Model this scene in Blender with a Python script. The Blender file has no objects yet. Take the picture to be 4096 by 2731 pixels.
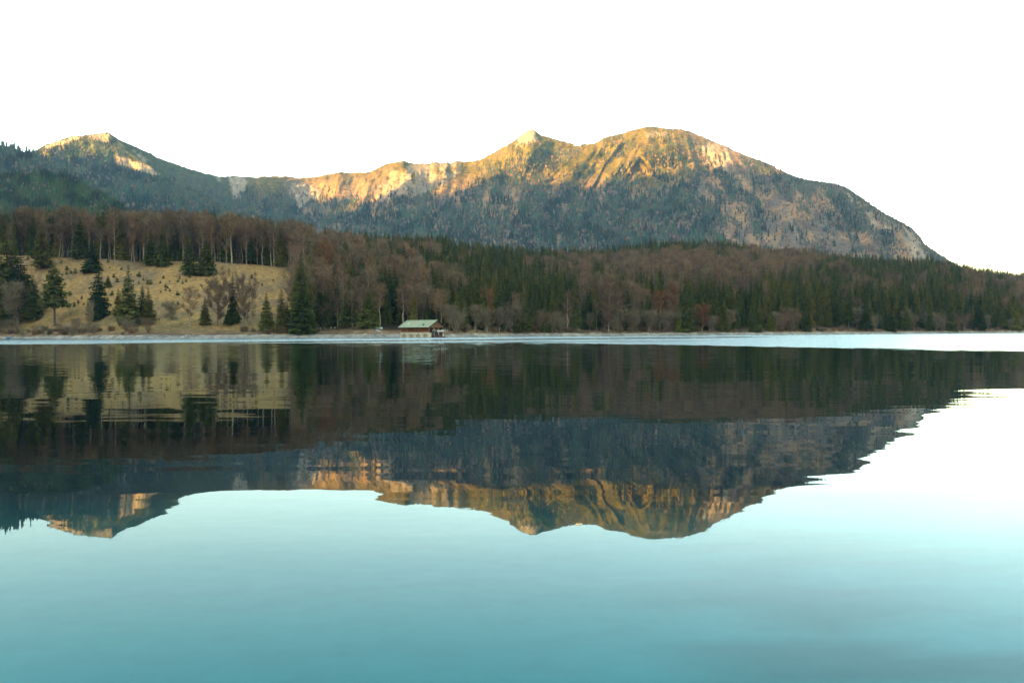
import bpy, bmesh, math, random
import numpy as np
from mathutils import Matrix, Vector

random.seed(7)
RNG = np.random.default_rng(11)
SC = bpy.context.scene
COL = SC.collection

# ------------------------------------------------------------------ camera
F = 3982.0                      # focal length in pixels of a 4096 px wide frame (35 mm)
CAMH = 1.5
PITCH = math.radians(-0.468)
ROLL = math.radians(0.28)
_fw = Vector((0, math.cos(PITCH), math.sin(PITCH)))
_r0 = Vector((1, 0, 0))
_u0 = _r0.cross(_fw)
_rt = (_r0 * math.cos(ROLL) - _u0 * math.sin(ROLL)).normalized()
_up = (_u0 * math.cos(ROLL) + _r0 * math.sin(ROLL)).normalized()
cam_data = bpy.data.cameras.new('camera')
cam_data.lens = 35.0
cam_data.sensor_width = 36.0
cam_data.clip_start = 0.1
cam_data.clip_end = 60000.0
cam = bpy.data.objects.new('camera', cam_data)
cam.matrix_world = Matrix(((_rt.x, _up.x, -_fw.x, 0), (_rt.y, _up.y, -_fw.y, 0), (_rt.z, _up.z, -_fw.z, CAMH), (0, 0, 0, 1)))
COL.objects.link(cam)
SC.camera = cam
R_, U_, FW_ = (np.array(v) for v in (_rt, _up, _fw))


def at(px, py, Y):
    """photo pixel (4096 wide) at world depth Y -> world point(s)"""
    px, py, Y = np.broadcast_arrays(*[np.asarray(v, float) for v in (px, py, Y)])
    d = FW_ + R_ * ((px - 2048) / F)[..., None] + U_ * ((1365.5 - py) / F)[..., None]
    p = d * (Y / d[..., 1])[..., None]
    p[..., 2] += CAMH
    return p


def proj(p):
    p = np.asarray(p, float) - np.array([0, 0, CAMH])
    w = p @ FW_
    return 2048 + F * (p @ R_) / w, 1365.5 - F * (p @ U_) / w


def yh(px):
    return 1343.0 - 0.0049 * np.asarray(px, float)


# ------------------------------------------------------------------ world, sun, exposure
SUN_EL = math.radians(5.5)
SUN_AZ = np.array([-0.70, -0.7141])            # horizontal direction towards the sun
world = bpy.data.worlds.new('World')
SC.world = world
world.use_nodes = True
wn = world.node_tree.nodes
wl = world.node_tree.links
wn.clear()
sky = wn.new('ShaderNodeTexSky')
sky.sky_type = 'NISHITA'
sky.sun_disc = False
sky.sun_elevation = SUN_EL
sky.sun_rotation = math.atan2(SUN_AZ[0], SUN_AZ[1])
sky.altitude = 800
sky.air_density = 1.0
sky.dust_density = 1.0
sky.ozone_density = 1.0
bg = wn.new('ShaderNodeBackground')
bg.inputs['Strength'].default_value = 0.15
wo = wn.new('ShaderNodeOutputWorld')
wl.new(sky.outputs[0], bg.inputs[0])
wl.new(bg.outputs[0], wo.inputs[0])
sun_data = bpy.data.lights.new('sun', 'SUN')
sun_data.energy = 4.4
sun_data.angle = math.radians(0.4)
sun_data.color = (1.0, 0.62, 0.20)
sun = bpy.data.objects.new('sun', sun_data)
_sd = Vector((SUN_AZ[0] * math.cos(SUN_EL), SUN_AZ[1] * math.cos(SUN_EL), math.sin(SUN_EL)))
sun.rotation_euler = _sd.to_track_quat('Z', 'Y').to_euler()
sun.location = (-300, -300, 400)
COL.objects.link(sun)
SC.view_settings.view_transform = 'Standard'
SC.view_settings.look = 'None'
SC.view_settings.exposure = 3.2
SC.view_settings.gamma = 1.0
SC.view_settings.use_curve_mapping = False
SC.view_settings.use_white_balance = True
SC.view_settings.white_balance_temperature = 7600
SC.render.engine = 'CYCLES'
cy = SC.cycles
cy.use_denoising = True
cy.denoiser = 'OPENIMAGEDENOISE'
cy.denoising_input_passes = 'RGB_ALBEDO_NORMAL'
cy.denoising_prefilter = 'ACCURATE'
cy.max_bounces = 6
cy.diffuse_bounces = 2
cy.glossy_bounces = 3
cy.transmission_bounces = 4
cy.transparent_max_bounces = 6
cy.volume_bounces = 0
cy.use_adaptive_sampling = False
cy.caustics_reflective = False
cy.caustics_refractive = False


# ------------------------------------------------------------------ small tools
def _hash2(ix, iy, seed):
    h = (ix.astype(np.int64) * 374761393 + iy.astype(np.int64) * 668265263 + seed * 1274126177) & 0xFFFFFFFF
    h = ((h ^ (h >> 13)) * 1103515245) & 0xFFFFFFFF
    h = ((h ^ (h >> 16)) * 2246822519) & 0xFFFFFFFF
    return ((h ^ (h >> 15)) & 0xFFFF) / 65535.0


def vnoise(x, y, seed=0):
    x, y = np.broadcast_arrays(np.asarray(x, float), np.asarray(y, float))
    ix, iy = np.floor(x), np.floor(y)
    fx, fy = x - ix, y - iy
    fx, fy = fx * fx * fx * (fx * (fx * 6 - 15) + 10), fy * fy * fy * (fy * (fy * 6 - 15) + 10)
    a, b = _hash2(ix, iy, seed), _hash2(ix + 1, iy, seed)
    c, d = _hash2(ix, iy + 1, seed), _hash2(ix + 1, iy + 1, seed)
    return (a * (1 - fx) + b * fx) * (1 - fy) + (c * (1 - fx) + d * fx) * fy


def fbm(x, y, oct=4, seed=0, gain=0.5):
    s, a, t = 0.0, 1.0, 0.0
    for k in range(oct):
        s = s + a * vnoise(np.asarray(x) * 2 ** k + 17.3 * k, np.asarray(y) * 2 ** k - 9.1 * k, seed + k)
        t += a
        a *= gain
    return s / t


def sstep(a, b, x):
    t = np.clip((np.asarray(x, float) - a) / (b - a), 0, 1)
    return t * t * (3 - 2 * t)


def pl(pts):
    a = np.array(pts, float)
    return lambda u: np.interp(u, a[:, 0], a[:, 1])


def new_mesh(name, V, Fs, cols=None, smooth=False):
    """V (n,3); Fs (m,k) array of faces or list of arrays"""
    V = np.asarray(V, np.float32)
    if isinstance(Fs, np.ndarray):
        Fs = [Fs]
    me = bpy.data.meshes.new(name)
    me.vertices.add(len(V))
    me.vertices.foreach_set('co', V.ravel())
    nl = sum(f.size for f in Fs)
    nf = sum(len(f) for f in Fs)
    me.loops.add(nl)
    me.polygons.add(nf)
    me.loops.foreach_set('vertex_index', np.concatenate([f.ravel() for f in Fs]).astype(np.int32))
    tot = np.concatenate([np.full(len(f), f.shape[1]) for f in Fs])
    me.polygons.foreach_set('loop_start', np.concatenate([[0], np.cumsum(tot)[:-1]]).astype(np.int32))
    if smooth:
        me.polygons.foreach_set('use_smooth', np.ones(nf, bool))
    if cols is not None:
        a = me.attributes.new('col', 'FLOAT_COLOR', 'POINT')
        c = np.ones((len(V), 4), np.float32)
        c[:, :3] = cols
        a.data.foreach_set('color', c.ravel())
    me.update(calc_edges=True)
    me.validate()
    return me


def link(name, me, mat=None, parent=None, loc=None):
    if mat is not None and not me.materials:
        me.materials.append(mat)
    o = bpy.data.objects.new(name, me)
    COL.objects.link(o)
    if parent is not None:
        o.parent = parent
    if loc is not None:
        o.location = loc
    return o


def tag(o, label=None, cat=None, group=None, kind=None):
    if label:
        o['label'] = label
    if cat:
        o['category'] = cat
    if group:
        o['group'] = group
    if kind:
        o['kind'] = kind
    return o


def empty(name, loc, label, cat, group=None):
    o = bpy.data.objects.new(name, None)
    o.empty_display_size = 0.5
    COL.objects.link(o)
    o.location = loc
    return tag(o, label, cat, group)


def grid_faces(nr, nc):
    i = np.arange(nr * nc).reshape(nr, nc)
    return np.stack([i[:-1, :-1], i[:-1, 1:], i[1:, 1:], i[1:, :-1]], -1).reshape(-1, 4)


# ------------------------------------------------------------------ materials
def mat_new(name):
    m = bpy.data.materials.new(name)
    m.use_nodes = True
    nt = m.node_tree
    for n in list(nt.nodes):
        nt.nodes.remove(n)
    out = nt.nodes.new('ShaderNodeOutputMaterial')
    return m, nt, out


def N(nt, typ, **kw):
    n = nt.nodes.new(typ)
    for k, v in kw.items():
        setattr(n, k, v)
    return n


def inp(node, key, v):
    node.inputs[key].default_value = v
    return node


def mat_simple(name, c1, c2, scale=3.0, rough=0.85, obj_rand=0.0, spec=0.25, stretch=(1, 1, 1), bump=0.0, metallic=0.0, contrast=(0.35, 0.65)):
    """two-colour noise material with per-object brightness variation"""
    m, nt, out = mat_new(name)
    tc = N(nt, 'ShaderNodeTexCoord')
    mp = N(nt, 'ShaderNodeMapping')
    mp.inputs['Scale'].default_value = stretch
    nz = N(nt, 'ShaderNodeTexNoise')
    inp(nz, 'Scale', scale)
    inp(nz, 'Detail', 5.0)
    rp = N(nt, 'ShaderNodeValToRGB')
    rp.color_ramp.elements[0].position = contrast[0]
    rp.color_ramp.elements[1].position = contrast[1]
    rp.color_ramp.elements[0].color = (*c1, 1)
    rp.color_ramp.elements[1].color = (*c2, 1)
    b = N(nt, 'ShaderNodeBsdfPrincipled')
    inp(b, 'Roughness', rough)
    inp(b, 'Specular IOR Level', spec)
    inp(b, 'Metallic', metallic)
    L = nt.links.new
    L(tc.outputs['Object'], mp.inputs['Vector'])
    L(mp.outputs[0], nz.inputs['Vector'])
    L(nz.outputs['Fac'], rp.inputs[0])
    src = rp.outputs[0]
    if obj_rand:
        oi = N(nt, 'ShaderNodeObjectInfo')
        mr = N(nt, 'ShaderNodeMapRange')
        inp(mr, 'To Min', 1 - obj_rand)
        inp(mr, 'To Max', 1 + obj_rand)
        L(oi.outputs['Random'], mr.inputs['Value'])
        hs = N(nt, 'ShaderNodeHueSaturation')
        L(mr.outputs[0], hs.inputs['Value'])
        L(src, hs.inputs['Color'])
        src = hs.outputs[0]
    L(src, b.inputs['Base Color'])
    if bump:
        bp = N(nt, 'ShaderNodeBump')
        inp(bp, 'Strength', bump)
        inp(bp, 'Distance', 0.05)
        L(nz.outputs['Fac'], bp.inputs['Height'])
        L(bp.outputs[0], b.inputs['Normal'])
    L(b.outputs[0], out.inputs['Surface'])
    return m


def mat_tree(name, ramp, vary=0.35, nscale=0.25, trans=0.0):
    """foliage/twig colour: ramp over the object's own random value, plus clump noise"""
    m, nt, out = mat_new(name)
    L = nt.links.new
    oi = N(nt, 'ShaderNodeObjectInfo')
    rp = N(nt, 'ShaderNodeValToRGB')
    els = rp.color_ramp.elements
    while len(els) < len(ramp):
        els.new(0.5)
    for e, (p, c) in zip(els, ramp):
        e.position = p
        e.color = (*c, 1)
    L(oi.outputs['Random'], rp.inputs[0])
    gm = N(nt, 'ShaderNodeNewGeometry')
    nz = N(nt, 'ShaderNodeTexNoise')
    inp(nz, 'Scale', nscale)
    inp(nz, 'Detail', 3.0)
    L(gm.outputs['Position'], nz.inputs['Vector'])
    mr = N(nt, 'ShaderNodeMapRange')
    inp(mr, 'From Min', 0.3)
    inp(mr, 'From Max', 0.7)
    inp(mr, 'To Min', 1 - vary)
    inp(mr, 'To Max', 1 + vary)
    L(nz.outputs['Fac'], mr.inputs['Value'])
    hs = N(nt, 'ShaderNodeHueSaturation')
    L(mr.outputs[0], hs.inputs['Value'])
    L(rp.outputs[0], hs.inputs['Color'])
    d = N(nt, 'ShaderNodeBsdfDiffuse')
    L(hs.outputs[0], d.inputs['Color'])
    if trans:
        t = N(nt, 'ShaderNodeBsdfTranslucent')
        L(hs.outputs[0], t.inputs['Color'])
        mx = N(nt, 'ShaderNodeMixShader')
        inp(mx, 'Fac', trans)
        L(d.outputs[0], mx.inputs[1])
        L(t.outputs[0], mx.inputs[2])
        L(mx.outputs[0], out.inputs['Surface'])
    else:
        L(d.outputs[0], out.inputs['Surface'])
    return m


def mat_attr(name, nscale=0.05, amp=0.25, bump_scale=0.0, bump=0.0, bdist=1.0):
    """ground: painted 'col' attribute broken up by noise"""
    m, nt, out = mat_new(name)
    L = nt.links.new
    at_ = N(nt, 'ShaderNodeAttribute', attribute_name='col')
    gm = N(nt, 'ShaderNodeNewGeometry')
    nz = N(nt, 'ShaderNodeTexNoise')
    inp(nz, 'Scale', nscale)
    inp(nz, 'Detail', 6.0)
    inp(nz, 'Roughness', 0.65)
    L(gm.outputs['Position'], nz.inputs['Vector'])
    mr = N(nt, 'ShaderNodeMapRange')
    inp(mr, 'From Min', 0.3)
    inp(mr, 'From Max', 0.7)
    inp(mr, 'To Min', 1 - amp)
    inp(mr, 'To Max', 1 + amp)
    L(nz.outputs['Fac'], mr.inputs['Value'])
    hs = N(nt, 'ShaderNodeHueSaturation')
    L(mr.outputs[0], hs.inputs['Value'])
    L(at_.outputs['Color'], hs.inputs['Color'])
    d = N(nt, 'ShaderNodeBsdfDiffuse')
    L(hs.outputs[0], d.inputs['Color'])
    if bump:
        n2 = N(nt, 'ShaderNodeTexNoise')
        inp(n2, 'Scale', bump_scale)
        inp(n2, 'Detail', 6.0)
        inp(n2, 'Roughness', 0.6)
        L(gm.outputs['Position'], n2.inputs['Vector'])
        bp = N(nt, 'ShaderNodeBump')
        inp(bp, 'Strength', bump)
        inp(bp, 'Distance', bdist)
        L(n2.outputs['Fac'], bp.inputs['Height'])
        L(bp.outputs[0], d.inputs['Normal'])
    L(d.outputs[0], out.inputs['Surface'])
    return m


M_ground = mat_attr('meadow_and_forest_floor', 0.45, 0.5, 0.9, 0.6, 0.5)
M_mount = mat_attr('mountain_ground', 0.055, 0.5, 0.05, 0.8, 14.0)
M_fartree = mat_attr('far_tree_foliage', 0.12, 0.25)
M_bark = mat_simple('spruce_bark', (0.07, 0.05, 0.04), (0.16, 0.12, 0.09), 3, 0.95)
M_pale = mat_tree('beech_bark', [(0, (0.211, 0.156, 0.102)), (1, (0.370, 0.282, 0.189))], 0.25, 0.6)
M_spruce = mat_tree('spruce_needles', [(0.0, (0.028, 0.048, 0.016)), (0.35, (0.057, 0.072, 0.018)), (0.7, (0.097, 0.097, 0.022)), (1.0, (0.150, 0.125, 0.026))], 0.35, 0.35, 0.15)
M_spruce_y = mat_tree('yellow_green_needles', [(0.0, (0.120, 0.126, 0.024)), (1.0, (0.156, 0.138, 0.026))], 0.3, 0.5, 0.15)
M_spruce_o = mat_tree('olive_needles', [(0.0, (0.075, 0.090, 0.022)), (1.0, (0.110, 0.112, 0.028))], 0.4, 0.5, 0.15)
M_twig = mat_tree('bare_twigs', [(0.0, (0.233, 0.133, 0.076)), (0.3, (0.170, 0.107, 0.066)), (0.6, (0.119, 0.080, 0.050)), (0.8, (0.205, 0.139, 0.080)), (1.0, (0.216, 0.115, 0.055))], 0.25, 0.2)
M_grey = mat_tree('grey_twigs', [(0.0, (0.223, 0.165, 0.095)), (1.0, (0.164, 0.126, 0.081))], 0.25, 0.3)
M_dtwig = mat_tree('dark_twigs', [(0.0, (0.15, 0.088, 0.055)), (1.0, (0.19, 0.125, 0.08))], 0.25, 0.3)
M_rust = mat_tree('rust_leaves', [(0.0, (0.164, 0.070, 0.034)), (1.0, (0.207, 0.098, 0.043))], 0.3, 0.5, 0.2)

# ------------------------------------------------------------------ lake
def build_lake():
    m, nt, out = mat_new('lake_water')
    L = nt.links.new
    gm = N(nt, 'ShaderNodeNewGeometry')
    sep = N(nt, 'ShaderNodeSeparateXYZ')
    L(gm.outputs['Position'], sep.inputs[0])

    def math_(op, a, b=None, c=None, clamp=False):
        n = N(nt, 'ShaderNodeMath', operation=op, use_clamp=clamp)
        for i, v in enumerate((a, b, c)):
            if v is None:
                continue
            if isinstance(v, (int, float)):
                n.inputs[i].default_value = v
            else:
                L(v, n.inputs[i])
        return n.outputs[0]

    def mrange(v, a, b, c, d, smooth=False):
        n = N(nt, 'ShaderNodeMapRange')
        if smooth:
            n.interpolation_type = 'SMOOTHSTEP'
        L(v, n.inputs['Value'])
        for k, x in zip(('From Min', 'From Max', 'To Min', 'To Max'), (a, b, c, d)):
            n.inputs[k].default_value = x
        return n.outputs[0]

    def noise(scale, sx=1.0, sy=1.0, detail=3.0, rough=0.5, off=0.0):
        mp = N(nt, 'ShaderNodeMapping')
        mp.inputs['Scale'].default_value = (sx, sy, 1)
        mp.inputs['Location'].default_value = (off, off * 1.7, off)
        nz = N(nt, 'ShaderNodeTexNoise')
        inp(nz, 'Scale', scale)
        inp(nz, 'Detail', detail)
        inp(nz, 'Roughness', rough)
        L(gm.outputs['Position'], mp.inputs['Vector'])
        L(mp.outputs[0], nz.inputs['Vector'])
        return nz
    X, Y = sep.outputs['X'], sep.outputs['Y']
    # ---- where the wind ruffles the water: beyond a line that comes closer on the right
    yb = math_('ADD', mrange(X, -120, 0, 176, 158), mrange(X, 0, 38, 0, -80))
    wob = noise(0.02, 1.0, 0.25, 4.0, 0.6, 3.0)
    yb = math_('ADD', yb, mrange(wob.outputs['Fac'], 0.3, 0.7, -11, 11))
    dy = math_('SUBTRACT', Y, yb)
    bn = noise(0.9, 1.0, 0.1, 3.0, 0.7, 31.0)
    band = mrange(math_('ADD', dy, mrange(bn.outputs['Fac'], 0.3, 0.7, -8, 8)), -6, 12, 0, 1, True)
    # glitter: half-ruffled zone in front of the band in the middle of the lake
    gx = math_('MULTIPLY', mrange(X, -45, -8, 0, 1, True), mrange(X, 6, 18, 1, 0, True))
    gl_n = noise(0.35, 1.0, 0.12, 4.0, 0.7, 9.0)
    gl = math_('MULTIPLY', math_('MULTIPLY', mrange(dy, -95, 5, 0, 1, True), gx), mrange(gl_n.outputs['Fac'], 0.42, 0.6, 0.0, 0.55))
    # slicks: calm streaks lying in the ruffled band
    def slick(y0, slope, half, x0, x1):
        c = math_('ABSOLUTE', math_('SUBTRACT', math_('SUBTRACT', Y, math_('MULTIPLY', X, slope)), y0))
        s = mrange(c, half * 0.55, half, 1, 0, True)
        s = math_('MULTIPLY', s, math_('MULTIPLY', mrange(X, x0 - 25, x0, 0, 1), mrange(X, x1, x1 + 35, 1, 0)))
        return s
    s1 = slick(242, 0.9, 26, -60, 60)
    s2 = slick(172, 0.05, 5, -40, 12)
    fc = N(nt, 'ShaderNodeFloatCurve')
    cv = fc.mapping.curves[0]
    pts_ = [(-255, 510), (-165, 425), (-112, 428), (-81, 430), (-55, 400), (-27, 427), (0, 495), (67, 520), (140, 545), (249, 640), (383, 745), (600, 850)]
    pn = [((x + 400) / 1000, d / 1000) for x, d in pts_]
    cv.points[0].location = (0, 0.56)
    cv.points[1].location = (1, 0.85)
    for q in pn:
        cv.points.new(*q)
    for q in cv.points:
        q.handle_type = 'VECTOR'
    fc.mapping.update()
    L(mrange(X, -400, 600, 0, 1), fc.inputs['Value'])
    shore = math_('SUBTRACT', math_('MULTIPLY', fc.outputs[0], 1000), Y)
    s3 = mrange(shore, 14, 46, 1, 0, True)
    calm = math_('SUBTRACT', 1.0, math_('MAXIMUM', math_('MAXIMUM', s1, s2), s3))
    ruff = math_('MULTIPLY', math_('MAXIMUM', band, gl), calm)
    # ---- slopes
    rip = noise(5.0, 1.0, 1.0, 2.0, 0.6, 0.0)
    swell = noise(0.42, 0.55, 1.5, 2.0, 0.5, 5.0)
    swell2 = noise(1.5, 0.45, 1.6, 2.0, 0.5, 8.0)
    sw_amt = noise(0.03, 1.0, 1.0, 2.0, 0.5, 12.0)

    def slope_vec(nz, amt):
        v = N(nt, 'ShaderNodeVectorMath', operation='SUBTRACT')
        L(nz.outputs['Color'], v.inputs[0])
        v.inputs[1].default_value = (0.5, 0.5, 0.5)
        s = N(nt, 'ShaderNodeVectorMath', operation='SCALE')
        L(v.outputs[0], s.inputs[0])
        if isinstance(amt, (int, float)):
            s.inputs['Scale'].default_value = amt
        else:
            L(amt, s.inputs['Scale'])
        return s.outputs[0]

    def vadd(a, b):
        v = N(nt, 'ShaderNodeVectorMath', operation='ADD')
        L(a, v.inputs[0])
        if isinstance(b, tuple):
            v.inputs[1].default_value = b
        else:
            L(b, v.inputs[1])
        return v.outputs[0]
    nearq = mrange(Y, 5.5, 11, 0.28, 1.0, True)
    a1 = math_('MULTIPLY', math_('MULTIPLY', mrange(sw_amt.outputs['Fac'], 0.3, 0.7, 0.6, 1.6), 0.015), nearq)
    sv = vadd(slope_vec(swell, a1), slope_vec(swell2, math_('MULTIPLY', nearq, 0.017)))
    far_r = mrange(math_('ADD', Y, mrange(wob.outputs['Fac'], 0.3, 0.7, -12, 12)), 22, 75, 0.0, 0.085, True)
    sv = vadd(sv, slope_vec(noise(2.2, 0.5, 1.3, 2.0, 0.5, 21.0), far_r))
    # of steep ripples only the faces turned to the near shore show at this grazing angle
    ab = N(nt, 'ShaderNodeVectorMath', operation='ABSOLUTE')
    L(slope_vec(rip, math_('MULTIPLY', ruff, 1.7)), ab.inputs[0])
    fl = N(nt, 'ShaderNodeVectorMath', operation='MULTIPLY')
    L(ab.outputs[0], fl.inputs[0])
    fl.inputs[1].default_value = (0.5, -1, 0)
    sv = vadd(sv, fl.outputs[0])
    flat = N(nt, 'ShaderNodeVectorMath', operation='MULTIPLY')
    L(sv, flat.inputs[0])
    flat.inputs[1].default_value = (0.6, 1, 0)
    nn = N(nt, 'ShaderNodeVectorMath', operation='NORMALIZE')
    L(vadd(flat.outputs[0], (0, 0, 1)), nn.inputs[0])
    nrm = nn.outputs[0]
    fr = N(nt, 'ShaderNodeFresnel')
    L(math_('ADD', 1.17, math_('MULTIPLY', ruff, 0.22)), fr.inputs['IOR'])
    L(nrm, fr.inputs['Normal'])
    gl_b = N(nt, 'ShaderNodeBsdfGlossy')
    inp(gl_b, 'Roughness', 0.012)
    inp(gl_b, 'Color', (0.82, 0.955, 1, 1))
    L(nrm, gl_b.inputs['Normal'])
    # body of the water: light scattered back by the turquoise lake, clearer over the shallows near the camera
    # clear to the marl bed over the shallows, the transmitted light coloured by the water it has crossed
    df = N(nt, 'ShaderNodeBsdfDiffuse')
    inp(df, 'Color', (0.0015, 0.012, 0.016, 1))
    tr = N(nt, 'ShaderNodeBsdfTransparent')
    yc = math_('MAXIMUM', Y, 0.0)
    path = math_('ADD', 1.0, math_('MULTIPLY', math_('MULTIPLY', yc, yc), 0.12))
    tint = N(nt, 'ShaderNodeCombineColor')
    for ch, k in zip(('Red', 'Green', 'Blue'), (-0.42, -0.045, -0.046)):
        L(math_('POWER', 2.71828, math_('MULTIPLY', path, k)), tint.inputs[ch])
    L(tint.outputs[0], tr.inputs['Color'])
    body = N(nt, 'ShaderNodeMixShader')
    body.inputs[0].default_value = 0.12
    L(tr.outputs[0], body.inputs[1])
    L(df.outputs[0], body.inputs[2])
    mx = N(nt, 'ShaderNodeMixShader')
    # part of the glare is cut as by a polarising filter, most where the water is seen steeply
    L(math_('SUBTRACT', math_('MULTIPLY', fr.outputs[0], 1.25), 0.048, None, True), mx.inputs[0])
    L(body.outputs[0], mx.inputs[1])
    L(gl_b.outputs[0], mx.inputs[2])
    L(mx.outputs[0], out.inputs['Surface'])
    V = np.array([[-7400, -5900, 0], [5000, -5900, 0], [5000, 6300, 0], [-7400, 6300, 0]])
    me = new_mesh('lake', V, np.array([[0, 1, 2, 3]]))
    tag(link('lake', me, m), 'calm turquoise mountain lake mirroring the mountains', None, None, 'structure')
    # lake bed: pale marl rising towards the camera's shore
    xs = np.concatenate([[-7400, -2000, -400], np.linspace(-60, 60, 121), [400, 2000, 5000]])
    ys = np.concatenate([[-5900, -1000, -100], np.linspace(-10, 40, 101), [100, 400, 1500, 6300]])
    gx_, gy_ = np.meshgrid(xs, ys)
    z = -0.6 - 0.07 * np.clip(gy_, 0, 22) - 0.9 * np.clip(gy_ - 22, 0, 18) + 0.10 * (fbm(gx_ * 0.8, gy_ * 0.8, 3, 4) - 0.5)
    z = np.where(np.abs(gx_) > 300, np.minimum(z, -19), z)
    patch = sstep(0.47, 0.6, fbm(gx_ * 0.9 + 30, gy_ * 0.9, 3, 44)) * (0.03 + 0.75 * sstep(0.6, 2.6, gx_))
    cols = np.array([0.52, 0.56, 0.50])[None, None] * (1 - patch[..., None]) + np.array([0.20, 0.22, 0.20])[None, None] * patch[..., None]
    me = new_mesh('lake_bed', np.stack([gx_, gy_, z], -1).reshape(-1, 3), grid_faces(len(ys), len(xs)), cols.reshape(-1, 3), True)
    tag(link('lake_bed', me, mat_attr('lake_marl', 1.5, 0.08)), 'pale stony bed of the lake under the shallow water', None, None, 'structure')


build_lake()

# ------------------------------------------------------------------ far shore terrain (meadow, forest slope)
f_Ds = pl([(-1400, 620), (-800, 560), (0, 510), (500, 425), (1000, 428), (1300, 430), (1480, 400), (1570, 418), (1650, 424), (1800, 427), (2048, 495), (2560, 520), (3072, 545), (3600, 640), (4096, 745), (4900, 850), (5600, 950)])
f_T = pl([(-1400, 830), (0, 846), (218, 850), (544, 850), (653, 844), (805, 857), (906, 877), (1024, 885), (1133, 911), (1263, 914), (1416, 918), (1525, 929), (1677, 931), (1786, 940), (1851, 957), (2048, 974), (2179, 983), (2353, 989), (2500, 975), (2614, 954), (2700, 956), (2875, 952), (2962, 967), (3072, 982), (3181, 985), (3290, 1004), (3442, 1015), (3594, 1024), (3725, 1022), (3790, 1041), (3856, 1050), (3921, 1065), (4096, 1087), (4900, 1140), (5600, 1180)])
f_E = pl([(-1400, 1000), (104, 1021), (226, 1027), (327, 1029), (405, 1033), (514, 1046), (583, 1057), (670, 1046), (731, 1046), (871, 1051), (1024, 1060), (1172, 1074), (1300, 1090)])
f_Dr = pl([(-1400, 720), (1000, 700), (1200, 740), (1350, 840), (1700, 1000), (2048, 1100), (2600, 1180), (3072, 1200), (3600, 1250), (4096, 1350), (5600, 1500)])
f_De = pl([(-1400, 620), (0, 606), (1000, 600), (1200, 600), (1400, 640)])
MEADOW_R = 1200.0                  # right edge of the meadow (px)


def meadow_w(px):
    return 1 - sstep(1150, 1340, px)


def ground_profile(px, D):
    """height of the far-shore ground in column px at distance D"""
    px, D = np.broadcast_arrays(np.asarray(px, float), np.asarray(D, float))
    Ds, Dr, De = f_Ds(px), f_Dr(px), f_De(px)
    tree = np.interp(px, [0, 1000, 1400, 5600], [30, 29, 25, 24])
    Hr = (yh(px) - f_T(px)) / F * Dr + CAMH - tree
    zE = (yh(px) - f_E(px)) / F * De + CAMH
    w = meadow_w(px)
    bank = 1.5 * sstep(-1, 7, D - Ds) + 0.10 * np.clip(D - Ds - 7, 0, 22)
    z_at = 1.5 + 2.2
    d0 = Ds + 29
    # meadow side
    t = np.clip((D - d0) / (De - d0), 0, 1)
    zm = z_at + (zE - z_at) * (0.35 * t + 0.65 * t ** 1.25) + (Hr - zE) * np.clip((D - De) / (Dr - De), 0, 1)
    # forest side
    t2 = np.clip((D - d0) / (Dr - d0), 0, 1)
    zf = z_at + (Hr - z_at) * (t2 ** 1.05)
    z = w * zm + (1 - w) * zf
    z = np.where(D < d0, bank, z)
    z = np.where(D > Dr, Hr - 0.10 * (D - Dr), z)
    z = np.where(D < Ds, (D - Ds) * 0.18, z)
    x = (px - 2048) / F * D
    inl = sstep(10, 60, D - Ds)
    z = z + inl * 2.2 * (fbm(x / 38, D / 38, 3, 21) - 0.5) + sstep(2, 10, D - Ds) * 0.5 * (fbm(x / 6, D / 6, 3, 5) - 0.5)
    z = z + (1 - sstep(6, 9, D - Ds)) * sstep(0, 3, D - Ds) * 0.35 * (fbm(x / 3.0, D / 3.0, 3, 8) - 0.5)
    return z


def ground_xy(x, y):
    return ground_profile(2048 + F * np.asarray(x) / np.asarray(y), y)


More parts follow.
